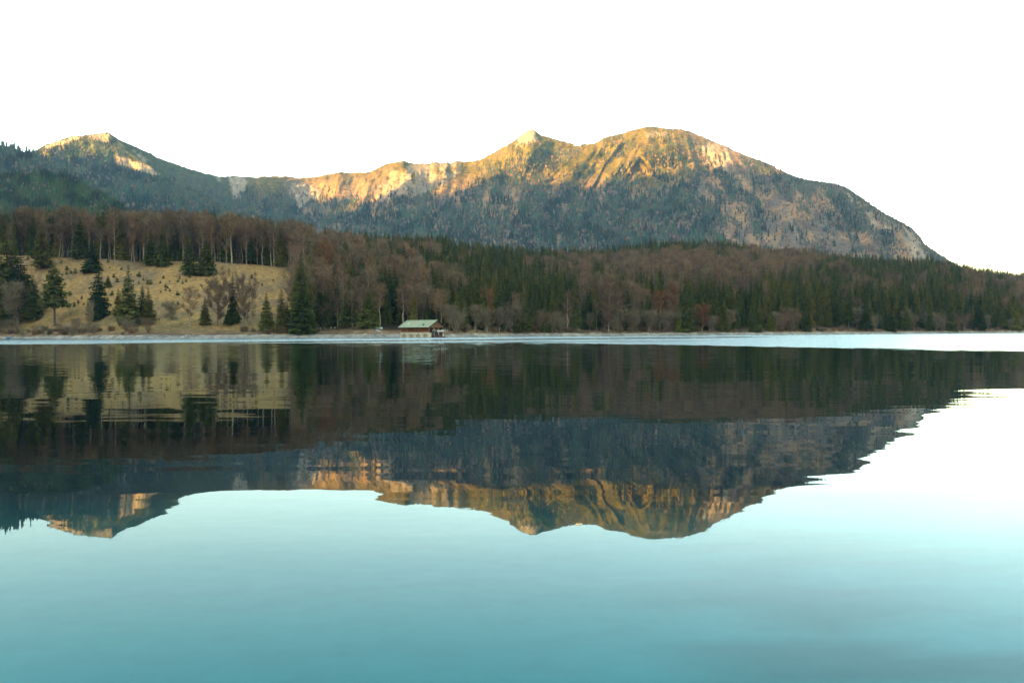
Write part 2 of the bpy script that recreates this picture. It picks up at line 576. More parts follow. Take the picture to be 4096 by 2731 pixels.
def build_shore():
    pxs = np.linspace(-1300, 5500, 1150)
    ts = np.concatenate([[-12, -4, -1.5], np.linspace(-0.5, 12, 18), np.linspace(14, 45, 14), np.geomspace(50, 1500, 75)])
    P, T = np.meshgrid(pxs, ts)
    D = f_Ds(P) + T + 1.6 * (fbm(P / 60, P * 0, 3, 3) - 0.5) * (T < 40)
    Z = ground_profile(P, D)
    X = (P - 2048) / F * D
    off = T
    n1 = fbm(X / 14, D / 14, 4, 31)
    n2 = fbm(X / 3.5, D / 5, 3, 33)
    w = meadow_w(P)
    De = f_De(P)
    gravel = np.array([0.38, 0.32, 0.235])
    brown = np.array([0.26, 0.155, 0.075])
    tan = np.array([0.37, 0.205, 0.072])
    green = np.array([0.24, 0.175, 0.06])
    litter = np.array([0.075, 0.048, 0.030])

    def mixc(a, b, t):
        return a * (1 - t[..., None]) + b * t[..., None]
    mead = mixc(np.broadcast_to(tan, P.shape + (3,)), np.broadcast_to(np.array([0.25, 0.155, 0.075]), P.shape + (3,)), sstep(0.42, 0.62, n1))
    terr = fbm(X / 30, Z / 0.9, 3, 37)
    mead = mixc(mead, np.broadcast_to(np.array([0.22, 0.14, 0.065]), P.shape + (3,)), sstep(0.54, 0.70, terr) * 0.55)
    low = 1 - sstep(25, 95, off)
    mead = mixc(mead, np.broadcast_to(green, P.shape + (3,)), np.clip(low * sstep(0.4, 0.65, n2) * 0.7, 0, 1))
    lit = mixc(np.broadcast_to(litter, P.shape + (3,)), np.broadcast_to(np.array([0.12, 0.07, 0.04]), P.shape + (3,)), sstep(0.4, 0.65, n1))
    shelf = mixc(np.broadcast_to(brown, P.shape + (3,)), np.broadcast_to(np.array([0.17, 0.105, 0.06]), P.shape + (3,)), sstep(0.45, 0.6, n2))
    inwood = 1 - w * (1 - sstep(-2, 6, D - De))
    col = mixc(mead, lit, inwood)
    col = mixc(shelf, col, sstep(16, 32, off + 10 * (n2 - 0.5)))
    gr = mixc(np.broadcast_to(gravel, P.shape + (3,)), np.broadcast_to(np.array([0.26, 0.225, 0.175]), P.shape + (3,)), sstep(0.4, 0.65, n2))
    gw = np.interp(P, [0, 500, 1300, 1500, 2048, 4096], [4.0, 6.5, 6.0, 6.0, 5.5, 5.5])
    col = mixc(gr, col, sstep(-0.8, 0.8, off - gw + 3 * (n2 - 0.5)))
    # bare clearing left of the boathouse
    me = new_mesh('shore_terrain', np.stack([X, D, Z], -1).reshape(-1, 3), grid_faces(len(ts), len(pxs)), col.reshape(-1, 3), True)
    tag(link('far_shore_terrain', me, M_ground), 'tan meadow and wooded slope rising from the far gravel shore', None, None, 'structure')


build_shore()

# ------------------------------------------------------------------ mountains
SIL_A = pl([(300, 600), (400, 545), (431, 529), (444, 537), (479, 561), (522, 580), (610, 617), (631, 632), (697, 654), (762, 678), (827, 695), (871, 706), (895, 708), (927, 703), (960, 705), (1024, 710), (1054, 706), (1155, 706), (1198, 712), (1281, 706), (1355, 688), (1407, 693), (1481, 687), (1530, 665), (1546, 656), (1612, 644), (1655, 654), (1721, 655), (1728, 649), (1748, 647), (1758, 653), (1775, 650), (1790, 650), (1800, 654), (1825, 643), (1873, 648), (1916, 641), (1982, 606), (2048, 569), (2074, 550), (2100, 530), (2113, 520), (2135, 520), (2150, 531), (2166, 541), (2222, 558), (2296, 576), (2309, 580), (2335, 578), (2379, 574), (2427, 547), (2483, 537), (2527, 521), (2583, 508), (2614, 508), (2679, 515), (2745, 521), (2810, 547), (2862, 569), (2910, 587), (2927, 598), (3006, 630), (3072, 654), (3107, 672), (3159, 698), (3224, 719), (3290, 727), (3351, 737), (3385, 750), (3438, 785), (3490, 822), (3551, 859), (3616, 894), (3651, 915), (3682, 950), (3703, 981), (3751, 1011), (3790, 1037), (3900, 1100), (4100, 1180)])
DR_A = pl([(300, 3700), (431, 3850), (700, 4300), (1024, 4500), (1350, 4420), (1612, 4300), (1850, 4350), (2050, 4230), (2113, 4210), (2300, 4190), (2583, 4150), (2900, 4000), (3200, 3750), (3500, 3450), (3790, 3150), (4100, 2900)])
DN_A = pl([(300, 2900), (900, 3000), (1500, 2700), (2600, 2500), (3300, 2450), (3790, 2500), (4100, 2550)])
SPURS = [  # polyline px, amplitude (m towards us), half width px
    ([(2600, 515), (2590, 580), (2520, 640), (2440, 700), (2370, 770), (2300, 900)], 70, 120),
    ([(2420, 560), (2330, 640), (2260, 700), (2190, 790)], 90, 70),
    ([(2122, 520), (2120, 600), (2090, 690), (2040, 800), (2000, 930)], 25, 95),
    ([(2690, 520), (2720, 640), (2740, 760), (2790, 950)], 90, 70),
    ([(2900, 590), (2960, 720), (3040, 900), (3080, 1010)], 80, 70),
    ([(3150, 700), (3190, 800), (3260, 950)], 60, 55),
    ([(3390, 760), (3430, 860), (3500, 990)], 60, 55),
    ([(1612, 646), (1640, 720), (1610, 800), (1560, 900)], 70, 60),
    ([(1790, 652), (1770, 740), (1740, 850)], 60, 55),
    ([(1355, 690), (1340, 770), (1300, 850)], 70, 60),
    ([(1200, 712), (1180, 790), (1150, 880)], 50, 50),
    ([(1480, 688), (1470, 760), (1440, 860)], 55, 50),
]


def seg_dist(px, py, pts):
    d = np.full(np.shape(px), 1e9)
    for (x0, y0), (x1, y1) in zip(pts[:-1], pts[1:]):
        vx, vy = x1 - x0, y1 - y0
        t = np.clip(((px - x0) * vx + (py - y0) * vy) / (vx * vx + vy * vy), 0, 1)
        d = np.minimum(d, np.hypot(px - x0 - t * vx, py - y0 - t * vy))
    return d


def D_A(px, py):
    px, py = np.broadcast_arrays(np.asarray(px, float), np.asarray(py, float))
    bot = 1150.0
    top = SIL_A(px)
    t = np.clip((bot - py) / (bot - top), 0, 1)
    D = DN_A(px) + (DR_A(px) - DN_A(px)) * t ** 1.0
    env = np.clip((py - top) / 35.0, 0, 1) ** 0.7
    for pts, amp, hw in SPURS:
        d = seg_dist(px, py, pts)
        D = D - amp * np.clip(1 - d / hw, 0, 1) ** 1.2 * (0.25 + 0.75 * env)
    # gullies run down the slope; skew with the slope of the mountain's right shoulder
    skew = np.interp(px, [1000, 1900, 2200, 2560, 2640, 3000, 3800], [-0.45, -0.55, -0.8, -0.9, 0.1, 0.45, 0.7])
    q = px - skew * (py - top)
    g = np.abs(fbm(q / 75, py / 330, 3, 61) - 0.5) * 2
    g2 = np.abs(fbm(q / 26, py / 120, 3, 67) - 0.5) * 2
    b = fbm(px / 160, py / 120, 4, 71) - 0.5
    gw = np.interp(px, [900, 1900, 2100], [0.5, 0.55, 1.0])
    D = D + env * (gw * (85 * (g - 0.35) + 28 * (g2 - 0.35)) + 130 * b + 150 * (fbm(px / 330 + 7, py / 200, 3, 79) - 0.5))
    rk = rock_A(px, py)
    D = D + env * rk * 34 * (fbm(px / 11, py / 22, 3, 75) - 0.5) * 2
    return D


def in_poly(px, py, poly, soft):
    """soft inside test: 1 inside, 0 outside"""
    inside = np.zeros(np.shape(px), bool)
    n = len(poly)
    for i in range(n):
        x0, y0 = poly[i]
        x1, y1 = poly[(i + 1) % n]
        c = ((y0 > py) != (y1 > py)) & (px < (x1 - x0) * (py - y0) / (y1 - y0 + 1e-9) + x0)
        inside ^= c
    d = seg_dist(px, py, list(poly) + [poly[0]])
    return np.clip(0.5 + np.where(inside, d, -d) / soft, 0, 1)


ROCKS_A = [
    ([(1160, 742), (1190, 733), (1262, 745), (1282, 800), (1235, 812), (1200, 835), (1168, 790)], 0.85),
    ([(1540, 690), (1585, 668), (1600, 720), (1570, 800), (1490, 800), (1520, 740)], 0.55),
    ([(1600, 690), (1640, 655), (1700, 655), (1760, 648), (1845, 655), (1835, 690), (1780, 740), (1700, 775), (1640, 790), (1590, 780)], 0.7),
    ([(2078, 548), (2113, 520), (2137, 520), (2150, 560), (2120, 575), (2060, 580)], 0.95),
    ([(2800, 590), (2860, 572), (2915, 592), (2940, 650), (2930, 690), (2870, 680), (2820, 650)], 0.8),
    ([(920, 706), (988, 708), (985, 745), (955, 785), (940, 800), (920, 750)], 0.85),
    ([(862, 706), (880, 706), (880, 730), (866, 728)], 0.7),
    ([(955, 790), (975, 780), (975, 815), (960, 820)], 0.7),
    ([(480, 562), (505, 580), (560, 615), (590, 645), (565, 648), (530, 600), (475, 575)], 0.8),
    ([(420, 555), (440, 560), (470, 580), (450, 585)], 0.5),
    ([(3420, 800), (3500, 860), (3580, 920), (3550, 930), (3470, 890)], 0.6),
    ([(3600, 900), (3660, 935), (3700, 1000), (3720, 1040), (3640, 1030), (3620, 960)], 0.75),
    ([(3375, 770), (3400, 770), (3420, 830), (3400, 820)], 0.6),
    ([(3140, 800), (3160, 810), (3200, 960), (3185, 960)], 0.5),
    ([(2580, 530), (2700, 530), (2700, 545), (2560, 545)], 0.5),
    ([(1350, 800), (1375, 800), (1380, 845), (1360, 850)], 0.5),
    ([(1960, 960), (2010, 945), (2010, 985), (1970, 985)], 0.6),
    ([(1900, 930), (1930, 930), (1935, 960), (1905, 960)], 0.6),
]


def rock_A(px, py):
    jx = px + 26 * (fbm(px / 22, py / 22, 3, 91) - 0.5)
    jy = py + 26 * (fbm(px / 22 + 50, py / 22, 3, 92) - 0.5)
    r = np.zeros(np.shape(px))
    for poly, wgt in ROCKS_A:
        r = np.maximum(r, wgt * in_poly(jx, jy, poly, 14.0))
    return r * sstep(0.30, 0.48, fbm(px / 18, py / 26, 3, 93) + 0.25 * (r - 0.5))


BLOB_TREES_A = [  # cx, cy, rx, ry, density change
    (1850, 880, 650, 90, 0.9), (2350, 930, 380, 110, 0.9), (2450, 830, 250, 60, 0.5), (1300, 880, 260, 70, 0.6),
    (1500, 950, 500, 60, 0.6), (2080, 700, 160, 90, 0.5), (2200, 640, 120, 60, 0.5), (2620, 640, 110, 80, 0.45), (2690, 590, 90, 60, 0.5),
    (2420, 610, 100, 45, 0.55), (2300, 620, 120, 50, 0.35), (2560, 700, 120, 40, 0.3), (2750, 640, 70, 40, 0.35), (2500, 690, 70, 50, 0.35), (2800, 700, 70, 60, 0.7), (2880, 760, 50, 60, 0.8), (2650, 800, 120, 110, 0.6), (2700, 900, 80, 90, 0.6),
    (3120, 690, 80, 35, 0.8), (3260, 760, 140, 45, 0.85), (3330, 840, 110, 60, 0.85), (3440, 880, 70, 60, 0.6),
    (3030, 640, 60, 30, 0.6), (2960, 900, 60, 70, 0.45), (3080, 930, 60, 60, 0.45), (3000, 780, 60, 80, 0.35), (3550, 930, 40, 60, 0.5),
    (1000, 830, 200, 70, 0.5), (640, 720, 160, 60, 0.1), (1800, 800, 120, 50, 0.5), (1950, 720, 80, 40, 0.4),
]


def trees_A(px, py):
    d = np.full(np.shape(px), 0.03)
    for cx, cy_, rx, ry, v in BLOB_TREES_A:
        d = d + v * np.exp(-((px - cx) / rx) ** 2 - ((py - cy_) / ry) ** 2)
    skew = np.interp(px, [1000, 2500, 3000, 3800], [0.1, 0.0, 0.35, 0.7])
    q = px - skew * py
    right = sstep(2650, 2850, px)
    n = fbm(q / 40, py / 70, 4, 101) * (1 - right) + fbm(q / 30, py / 120, 4, 103) * right
    d = d + 0.45 * (1 - right) * sstep(770, 850, py)
    d = d * ((0.30 + 1.3 * sstep(0.38, 0.54, n)) * (1 - right) + (0.12 + 1.75 * sstep(0.43, 0.55, n)) * right)
    d = d + 0.10 * sstep(1900, 2050, px) * (1 - sstep(2900, 3000, px)) * sstep(20, 45, py - SIL_A(px)) * (1 - sstep(700, 760, py))
    # bright open strips below the summit
    for pts in ([(2600, 530), (2560, 600), (2480, 655), (2385, 720), (2350, 745)], [(2400, 585), (2300, 655), (2225, 705)]):
        d = d * sstep(10, 30, seg_dist(px, py, pts))
    top = SIL_A(px)
    rim = np.where(px > 3000, np.exp(-((py - top) / 40) ** 2), 0)
    d = d + 0.8 * rim
    return np.clip(d, 0, 1) * (1 - 0.85 * rock_A(px, py))


def cols_A(px, py):
    n1 = fbm(px / 45, py / 45, 4, 111)
    n2 = fbm(px / 14, py / 20, 3, 113)
    pine = np.array([0.140, 0.100, 0.014])
    pine2 = np.array([0.080, 0.066, 0.016])
    tan = np.array([0.33, 0.185, 0.092])
    grey = np.array([0.17, 0.118, 0.08])
    rock = np.array([0.36, 0.26, 0.165])
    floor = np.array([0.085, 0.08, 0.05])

    def mixc(a, b, t):
        return a * (1 - t[..., None]) + b * t[..., None]
    sh = np.shape(px) + (3,)
    up = mixc(np.broadcast_to(pine, sh), np.broadcast_to(pine2, sh), sstep(0.40, 0.62, n2))
    up = mixc(up, np.broadcast_to(tan, sh), sstep(0.5, 0.66, fbm(px / 20, py / 26, 4, 117)) * 0.22)
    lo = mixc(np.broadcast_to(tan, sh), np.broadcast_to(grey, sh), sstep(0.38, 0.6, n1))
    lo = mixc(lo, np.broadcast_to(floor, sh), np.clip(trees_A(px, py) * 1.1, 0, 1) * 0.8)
    u = np.clip(sstep(800, 660, py + 60 * (n1 - 0.5)) * (1 - sstep(2650, 2900, px)), 0, 1)
    u = np.where(px < 1150, np.maximum(u, 0.8), u)
    c = mixc(lo, up, u)
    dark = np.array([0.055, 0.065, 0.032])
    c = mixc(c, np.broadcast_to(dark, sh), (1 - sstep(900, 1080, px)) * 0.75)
    r = rock_A(px, py)
    rk = np.broadcast_to(rock, sh) * (0.7 + 0.6 * n2)[..., None]
    return mixc(c, rk, r)


TREE_SRC = []      # far trees of each mountain


def build_mountain(name, label, sil, bot, Dfun, x0, x1, nx, ny, cfun, back=700, drop=0.55):
    pxs = np.linspace(x0, x1, nx)
    ts = np.linspace(0, 1, ny)
    P, T = np.meshgrid(pxs, ts)
    top = sil(P)
    PY = bot + (top - bot) * T
    jag = (fbm(P / 9, P * 0 + 3, 3, 131) - 0.5) * 7 * T ** 8
    PY = PY + jag
    D = Dfun(P, PY)
    V = at(P, PY, D)
    C = cfun(P, PY)
    # the far side of the ridge
    rows, crow = [], []
    for k, (bk, dr) in enumerate([(0.08, 0.06), (0.35, 0.35), (1.0, 1.0)]):
        r = V[-1].copy()
        r[:, 0] *= 1 + bk * back / r[:, 1]
        r[:, 1] += bk * back
        r[:, 2] -= dr * back * drop
        rows.append(r)
        crow.append(C[-1])
    skirt = V[0].copy()
    skirt[:, 0] *= 1 - 150 / skirt[:, 1]
    skirt[:, 1] -= 150
    skirt[:, 2] = -4
    V = np.concatenate([skirt[None], V, np.stack(rows)], 0)
    C = np.concatenate([C[:1], C, np.stack(crow)], 0)
    me = new_mesh(name, V.reshape(-1, 3), grid_faces(V.shape[0], nx), C.reshape(-1, 3), True)
    return tag(link(name, me, M_mount), label, None, None, 'structure')


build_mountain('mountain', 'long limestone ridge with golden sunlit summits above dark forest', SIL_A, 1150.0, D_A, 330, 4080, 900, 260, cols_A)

SIL_B = pl([(-1500, 640), (-600, 660), (0, 650), (144, 602), (178, 584), (239, 560), (283, 547), (379, 537), (425, 530), (436, 530), (452, 556), (500, 600), (566, 641), (620, 676), (714, 724), (784, 763), (849, 802), (914, 841), (1000, 880), (1200, 960)])
DR_B = pl([(-1500, 3600), (0, 3700), (431, 3780), (714, 3450), (1000, 3050), (1200, 2900)])


def D_B(px, py):
    px, py = np.broadcast_arrays(np.asarray(px, float), np.asarray(py, float))
    top, bot = SIL_B(px), 1150.0
    t = np.clip((bot - py) / (bot - top), 0, 1)
    D = 2700 + (DR_B(px) - 2700) * t
    env = np.clip((py - top) / 40.0, 0, 1)
    g = np.abs(fbm((px - 0.4 * (py - top)) / 70, py / 300, 3, 161) - 0.5) * 2
    D = D + env * (90 * (g - 0.35) + 110 * (fbm(px / 150, py / 110, 4, 171) - 0.5))
    return D


def open_B(px, py):
    jx = px + 16 * (fbm(px / 18, py / 18, 3, 191) - 0.5)
    jy = py + 16 * (fbm(px / 18 + 50, py / 18, 3, 192) - 0.5)
    a = in_poly(jx, jy, [(455, 628), (480, 622), (530, 645), (575, 655), (640, 700), (610, 698), (560, 685), (510, 668), (470, 655)], 10)
    b = in_poly(jx, jy, [(175, 592), (240, 562), (300, 546), (330, 552), (300, 565), (240, 580), (190, 598)], 9)
    c = in_poly(jx, jy, [(340, 545), (420, 532), (436, 532), (445, 560), (420, 575), (380, 560)], 12) * 0.8
    return np.maximum(np.maximum(a, b), c)


def cols_B(px, py):
    n1 = fbm(px / 40, py / 40, 4, 211)
    sh = np.shape(px) + (3,)
    o = open_B(px, py)[..., None]
    base = np.broadcast_to(np.array([0.075, 0.08, 0.035]), sh) * (0.6 + 0.8 * n1)[..., None]
    op = np.broadcast_to(np.array([0.36, 0.25, 0.15]), sh) * (0.6 + 0.8 * n1)[..., None]
    return base * (1 - o) + op * o


build_mountain('mountain', 'forested left mountain with a small pointed grassy summit', SIL_B, 1150.0, D_B, -1400, 1180, 520, 180, cols_B)

SIL_C = pl([(-1500, 500), (-600, 545), (0, 586), (39, 586), (65, 596), (96, 607), (144, 620), (187, 640), (209, 660), (300, 705), (420, 770), (600, 850), (800, 920), (1000, 980)])


def D_C(px, py):
    px, py = np.broadcast_arrays(np.asarray(px, float), np.asarray(py, float))
    top, bot = SIL_C(px), 1120.0
    t = np.clip((bot - py) / (bot - top), 0, 1)
    D = 2000 + np.interp(px, [-1500, 0, 1000], [1000, 950, 500]) * t
    return D + np.clip((py - top) / 30, 0, 1) * 100 * (fbm(px / 120, py / 100, 4, 271) - 0.5)


def cols_dark(px, py):
    n1 = fbm(px / 40, py / 40, 4, 311)
    return np.broadcast_to(np.array([0.06, 0.065, 0.032]), np.shape(px) + (3,)) * (0.6 + 0.8 * n1)[..., None]


build_mountain('hill', 'dark forested shoulder at the left edge below the pointed summit', SIL_C, 1120.0, D_C, -1400, 980, 320, 100, cols_dark, 500)

SIL_D = pl([(-1500, 640), (-300, 700), (0, 714), (78, 705), (174, 705), (244, 718), (305, 740), (370, 771), (435, 805), (514, 853), (600, 900), (800, 980)])


def D_D(px, py):
    px, py = np.broadcast_arrays(np.asarray(px, float), np.asarray(py, float))
    top, bot = SIL_D(px), 1100.0
    t = np.clip((bot - py) / (bot - top), 0, 1)
    D = 1300 + np.interp(px, [-1500, 0, 800], [800, 750, 500]) * t
    return D + np.clip((py - top) / 30, 0, 1) * 60 * (fbm(px / 110, py / 90, 4, 281) - 0.5)


build_mountain('hill', 'rounded dark green forested hill behind the meadow wood', SIL_D, 1100.0, D_D, -1400, 780, 280, 90, cols_dark, 400)


# unseen ridge, its crest shaped to cast the evening shade over the valley
def build_shade_ridge():
    edge = [(1045, 706), (1110, 745), (1175, 790), (1215, 828), (1265, 812), (1330, 785), (1420, 790), (1500, 802), (1580, 800), (1660, 780), (1740, 755), (1830, 712), (1920, 690), (2000, 690), (2080, 720), (2200, 742), (2320, 745), (2460, 745), (2540, 705), (2640, 690), (2720, 690), (2800, 680), (2880, 690), (2960, 680), (3040, 655)]
    e = np.array(edge, float)
    P = at(e[:, 0], e[:, 1], D_A(e[:, 0], e[:, 1]))
    eb = np.array([(150, 655), (260, 650), (340, 625), (440, 640), (560, 690), (700, 742)], float)
    PB = at(eb[:, 0], eb[:, 1], D_B(eb[:, 0], eb[:, 1]))
    P = np.concatenate([PB, P])
    perp = np.array([-SUN_AZ[1], SUN_AZ[0]])
    perp = np.array([SUN_AZ[1], -SUN_AZ[0]])          # (-0.6, 0.8)
    AR = 3500.0
    s = P[:, :2] @ perp
    a = P[:, :2] @ SUN_AZ
    h = P[:, 2] + (AR - a) * math.tan(SUN_EL)
    o = np.argsort(s)
    s, h = s[o], h[o]
    ss = np.linspace(-2500, 5200, 230)
    k = np.exp(-((ss[:, None] - s[None]) / 45.0) ** 2) + 1e-9
    near = (k * h[None]).sum(1) / k.sum(1)
    hh = np.interp(ss, s, h)
    hh = np.where((ss > s[0]) & (ss < s[-1]), 0.5 * hh + 0.5 * near, hh)
    hh = np.where(ss < s[0], h[0] + (s[0] - ss) * 0.05, hh)
    hh = hh + 14 * (fbm(ss / 40, ss * 0, 3, 401) - 0.5)
    rows, cols = [], []
    for (da, f) in [(-1000, 0.0), (-700, 0.3), (-350, 0.66), (-120, 0.9), (0, 1.0), (200, 0.86), (600, 0.5), (1200, 0.0)]:
        aa = AR + da
        p = aa * SUN_AZ[None] + ss[:, None] * perp[None]
        z = hh * f - 3 * (f == 0) + (40 * (fbm(ss / 200, ss * 0 + da, 3, 411) - 0.5) if 0 < f < 1 else 0)
        rows.append(np.concatenate([p, np.broadcast_to(z, ss.shape)[:, None]], 1))
        cols.append(np.broadcast_to(np.array([0.06, 0.065, 0.032]), (len(ss), 3)))
    V = np.stack(rows)
    # nothing of it may stand in the water the camera looks over
    me = new_mesh('shade_ridge', V.reshape(-1, 3), grid_faces(len(rows), len(ss)), np.stack(cols).reshape(-1, 3), True)
    tag(link('ridge', me, M_mount), 'high unseen ridge beside the lake, shaped to shade the valley', None, None, 'structure')
    return V


WR = build_shade_ridge()


def build_haze():
    x0, x1, y0, y1, z0, z1 = -7600, 5200, -6100, 6500, -24, float(max(WR[..., 2].max(), 1000)) + 30
    bm = bmesh.new()
    bmesh.ops.create_cube(bm, size=1.0)
    for v in bm.verts:
        v.co = Vector(((x0 + x1) / 2 + v.co.x * (x1 - x0), (y0 + y1) / 2 + v.co.y * (y1 - y0), (z0 + z1) / 2 + v.co.z * (z1 - z0)))
    me = bpy.data.meshes.new('haze')
    bm.to_mesh(me)
    bm.free()
    m, nt, out = mat_new('valley_haze')
    pv = N(nt, 'ShaderNodeVolumePrincipled')
    pv.inputs['Color'].default_value = (0.36, 0.70, 1.0, 1)
    pv.inputs['Density'].default_value = 0.000038
    pv.inputs['Anisotropy'].default_value = 0.0
    nt.links.new(pv.outputs[0], out.inputs['Volume'])
    m.volume_intersection_method = 'FAST' if hasattr(m, 'volume_intersection_method') else m.volume_intersection_method
    tag(link('haze', me, m), None, None, None, 'stuff')


HAZE = True
if HAZE:
    build_haze()

# ------------------------------------------------------------------ far forests (single mass on each mountain)
def cone_trees(P, H, Wd, col, sides=5):
    """bake small two-tier conifers: P (n,3) foot, H height, Wd radius, col (n,3)"""
    n = len(P)
    a0 = RNG.uniform(0, 6.28, n)
    ang = a0[:, None] + np.arange(sides)[None] * 2 * math.pi / sides
    V, C = [], []
    for (zb, zt, rr) in ((0.10, 0.68, 1.0), (0.48, 1.0, 0.66)):
        jit = RNG.uniform(0.65, 1.3, (n, sides))
        ring = np.stack([P[:, None, 0] + np.cos(ang) * Wd[:, None] * rr * jit, P[:, None, 1] + np.sin(ang) * Wd[:, None] * rr * jit, P[:, None, 2] + H[:, None] * (zb + RNG.uniform(-0.07, 0.07, (n, sides)))], -1)
        tip = np.stack([P[:, 0], P[:, 1], P[:, 2] + H * zt], -1)[:, None]
        V.append(np.concatenate([ring, tip], 1))
    V = np.concatenate(V, 1)                      # n, 2*(sides+1), 3
    k = np.arange(sides)
    f1 = np.stack([k, (k + 1) % sides, np.full(sides, sides)], -1)
    f = np.concatenate([f1, f1 + sides + 1])
    Fs = (np.arange(n)[:, None, None] * V.shape[1] + f[None]).reshape(-1, 3)
    C = np.repeat(col[:, None], V.shape[1], 1)
    return V.reshape(-1, 3), Fs, C.reshape(-1, 3)


def puff_trees(P, H, Wd, col):
    """bake small bare broadleaf crowns as uneven six-sided spindles"""
    n = len(P)
    sides = 6
    ang = RNG.uniform(0, 6.28, n)[:, None] + np.arange(sides)[None] * 2 * math.pi / sides
    j = RNG.uniform(0.6, 1.35, (n, sides))
    ring = np.stack([P[:, None, 0] + np.cos(ang) * Wd[:, None] * j, P[:, None, 1] + np.sin(ang) * Wd[:, None] * j, P[:, None, 2] + H[:, None] * RNG.uniform(0.5, 0.8, (n, sides))], -1)
    top = np.stack([P[:, 0], P[:, 1], P[:, 2] + H], -1)[:, None]
    bot = np.stack([P[:, 0], P[:, 1], P[:, 2] + H * 0.1], -1)[:, None]
    V = np.concatenate([ring, top, bot], 1)
    k = np.arange(sides)
    f = np.concatenate([np.stack([k, (k + 1) % sides, np.full(sides, sides)], -1), np.stack([(k + 1) % sides, k, np.full(sides, sides + 1)], -1)])
    Fs = (np.arange(n)[:, None, None] * V.shape[1] + f[None]).reshape(-1, 3)
    return V.reshape(-1, 3), Fs, np.repeat(col[:, None], V.shape[1], 1).reshape(-1, 3)


def far_forest(name, label, sil, bot, Dfun, dens, x0, x1, n, hfun, brown=0.12, tint=(1, 1, 1)):
    px = RNG.uniform(x0, x1, n)
    top = sil(px)
    py = top + RNG.uniform(0, 1, n) * (bot - top)
    keep = RNG.uniform(0, 1, n) < dens(px, py) * (bot - top) / (bot - top).max()
    px, py = px[keep], py[keep]
    P = at(px, py, Dfun(px, py))
    P[:, 2] -= 1.0
    h = hfun(px, py) * RNG.uniform(0.65, 1.25, len(px))
    br = (RNG.uniform(0, 1, len(px)) < brown * 2 * sstep(0.35, 0.7, fbm(px / 60, py / 40, 3, 501)))
    g = np.stack([RNG.uniform(0.024, 0.066, len(px)), RNG.uniform(0.036, 0.074, len(px)), RNG.uniform(0.022, 0.042, len(px))], -1)
    b = np.stack([RNG.uniform(0.12, 0.17, len(px)), RNG.uniform(0.085, 0.12, len(px)), RNG.uniform(0.06, 0.085, len(px))], -1)
    g = g * np.array(tint) * (0.62 + 0.85 * sstep(0.34, 0.66, fbm(px / 48, py / 30, 3, 531)))[:, None]
    V1, F1, C1 = cone_trees(P[~br], h[~br], h[~br] * RNG.uniform(0.15, 0.22, (~br).sum()), g[~br])
    V2, F2, C2 = puff_trees(P[br], h[br] * 0.8, h[br] * 0.24, b[br])
    me = new_mesh(name, np.concatenate([V1, V2]), np.concatenate([F1, F2 + len(V1)]), np.concatenate([C1, C2]))
    tag(link(name, me, M_fartree), label, 'forest', None, 'stuff')
    return len(px)


n1 = far_forest('mountain_forest', 'spruce forest covering the slopes of the long sunlit mountain', SIL_A, 1120.0, D_A, trees_A, 340, 3950, 52000, lambda px, py: np.interp(py - SIL_A(px), [0, 40, 200, 500], [9, 14, 21, 24]))
n1b = far_forest('mountain_scrub', 'grey-brown bare scrub on the right flank of the long mountain', SIL_A, 1120.0, D_A, lambda px, py: 0.6 * sstep(0.42, 0.6, fbm(px / 35 - py / 60, py / 60, 3, 521)) * sstep(2650, 2800, px) * (1 - rock_A(px, py)), 2600, 3800, 26000, lambda px, py: 9 + 0 * px, 9.0)
n2 = far_forest('mountain_forest', 'dense spruce forest on the pointed left mountain', SIL_B, 1000.0, D_B, lambda px, py: (0.35 + 0.65 * sstep(0.3, 0.6, fbm(px / 30, py / 40, 3, 511))) * (1 - 0.93 * open_B(px, py)), -350, 1050, 19000, lambda px, py: np.interp(py - SIL_B(px), [0, 40, 150, 500], [9, 14, 22, 24]))
n3 = far_forest('hill_forest', 'blue-dark spruce forest on the shoulder at the left edge', SIL_C, 950.0, D_C, lambda px, py: 0.95 + 0 * px, -350, 700, 9000, lambda px, py: 20 + 0 * px)
n4 = far_forest('hill_forest', 'dark green spruce forest on the rounded hill', SIL_D, 950.0, D_D, lambda px, py: 0.95 + 0 * px, -350, 620, 9000, lambda px, py: 17 + 0 * px, 0.06, (0.75, 0.85, 0.55))


# ------------------------------------------------------------------ near tree models
class TB:
    """triangle soup builder"""

    def __init__(self):
        self.v, self.f = [], []

    def tri(self, a, b, c):
        i = len(self.v)
        self.v += [a, b, c]
        self.f.append((i, i + 1, i + 2))

    def tube(self, pts, rads, sides=4):
        rings = []
        for k, (p, r) in enumerate(zip(pts, rads)):
            q = pts[min(k + 1, len(pts) - 1)] - pts[max(k - 1, 0)]
            q = q / (np.linalg.norm(q) + 1e-9)
            ref = np.array([1.0, 0, 0]) if abs(q[2]) > 0.8 else np.array([0, 0, 1.0])
            u = np.cross(q, ref)
            u /= np.linalg.norm(u)
            w = np.cross(q, u)
            i = len(self.v)
            for s in range(sides):
                a = 2 * math.pi * s / sides
                self.v.append(p + (u * math.cos(a) + w * math.sin(a)) * r)
            rings.append(i)
        for i, j in zip(rings[:-1], rings[1:]):
            for s in range(sides):
                t = (s + 1) % sides
                self.f.append((i + s, i + t, j + t))
                self.f.append((i + s, j + t, j + s))

    def mesh(self, name, mat):
        me = new_mesh(name, np.array(self.v), np.array(self.f))
        me.materials.append(mat)
        return me


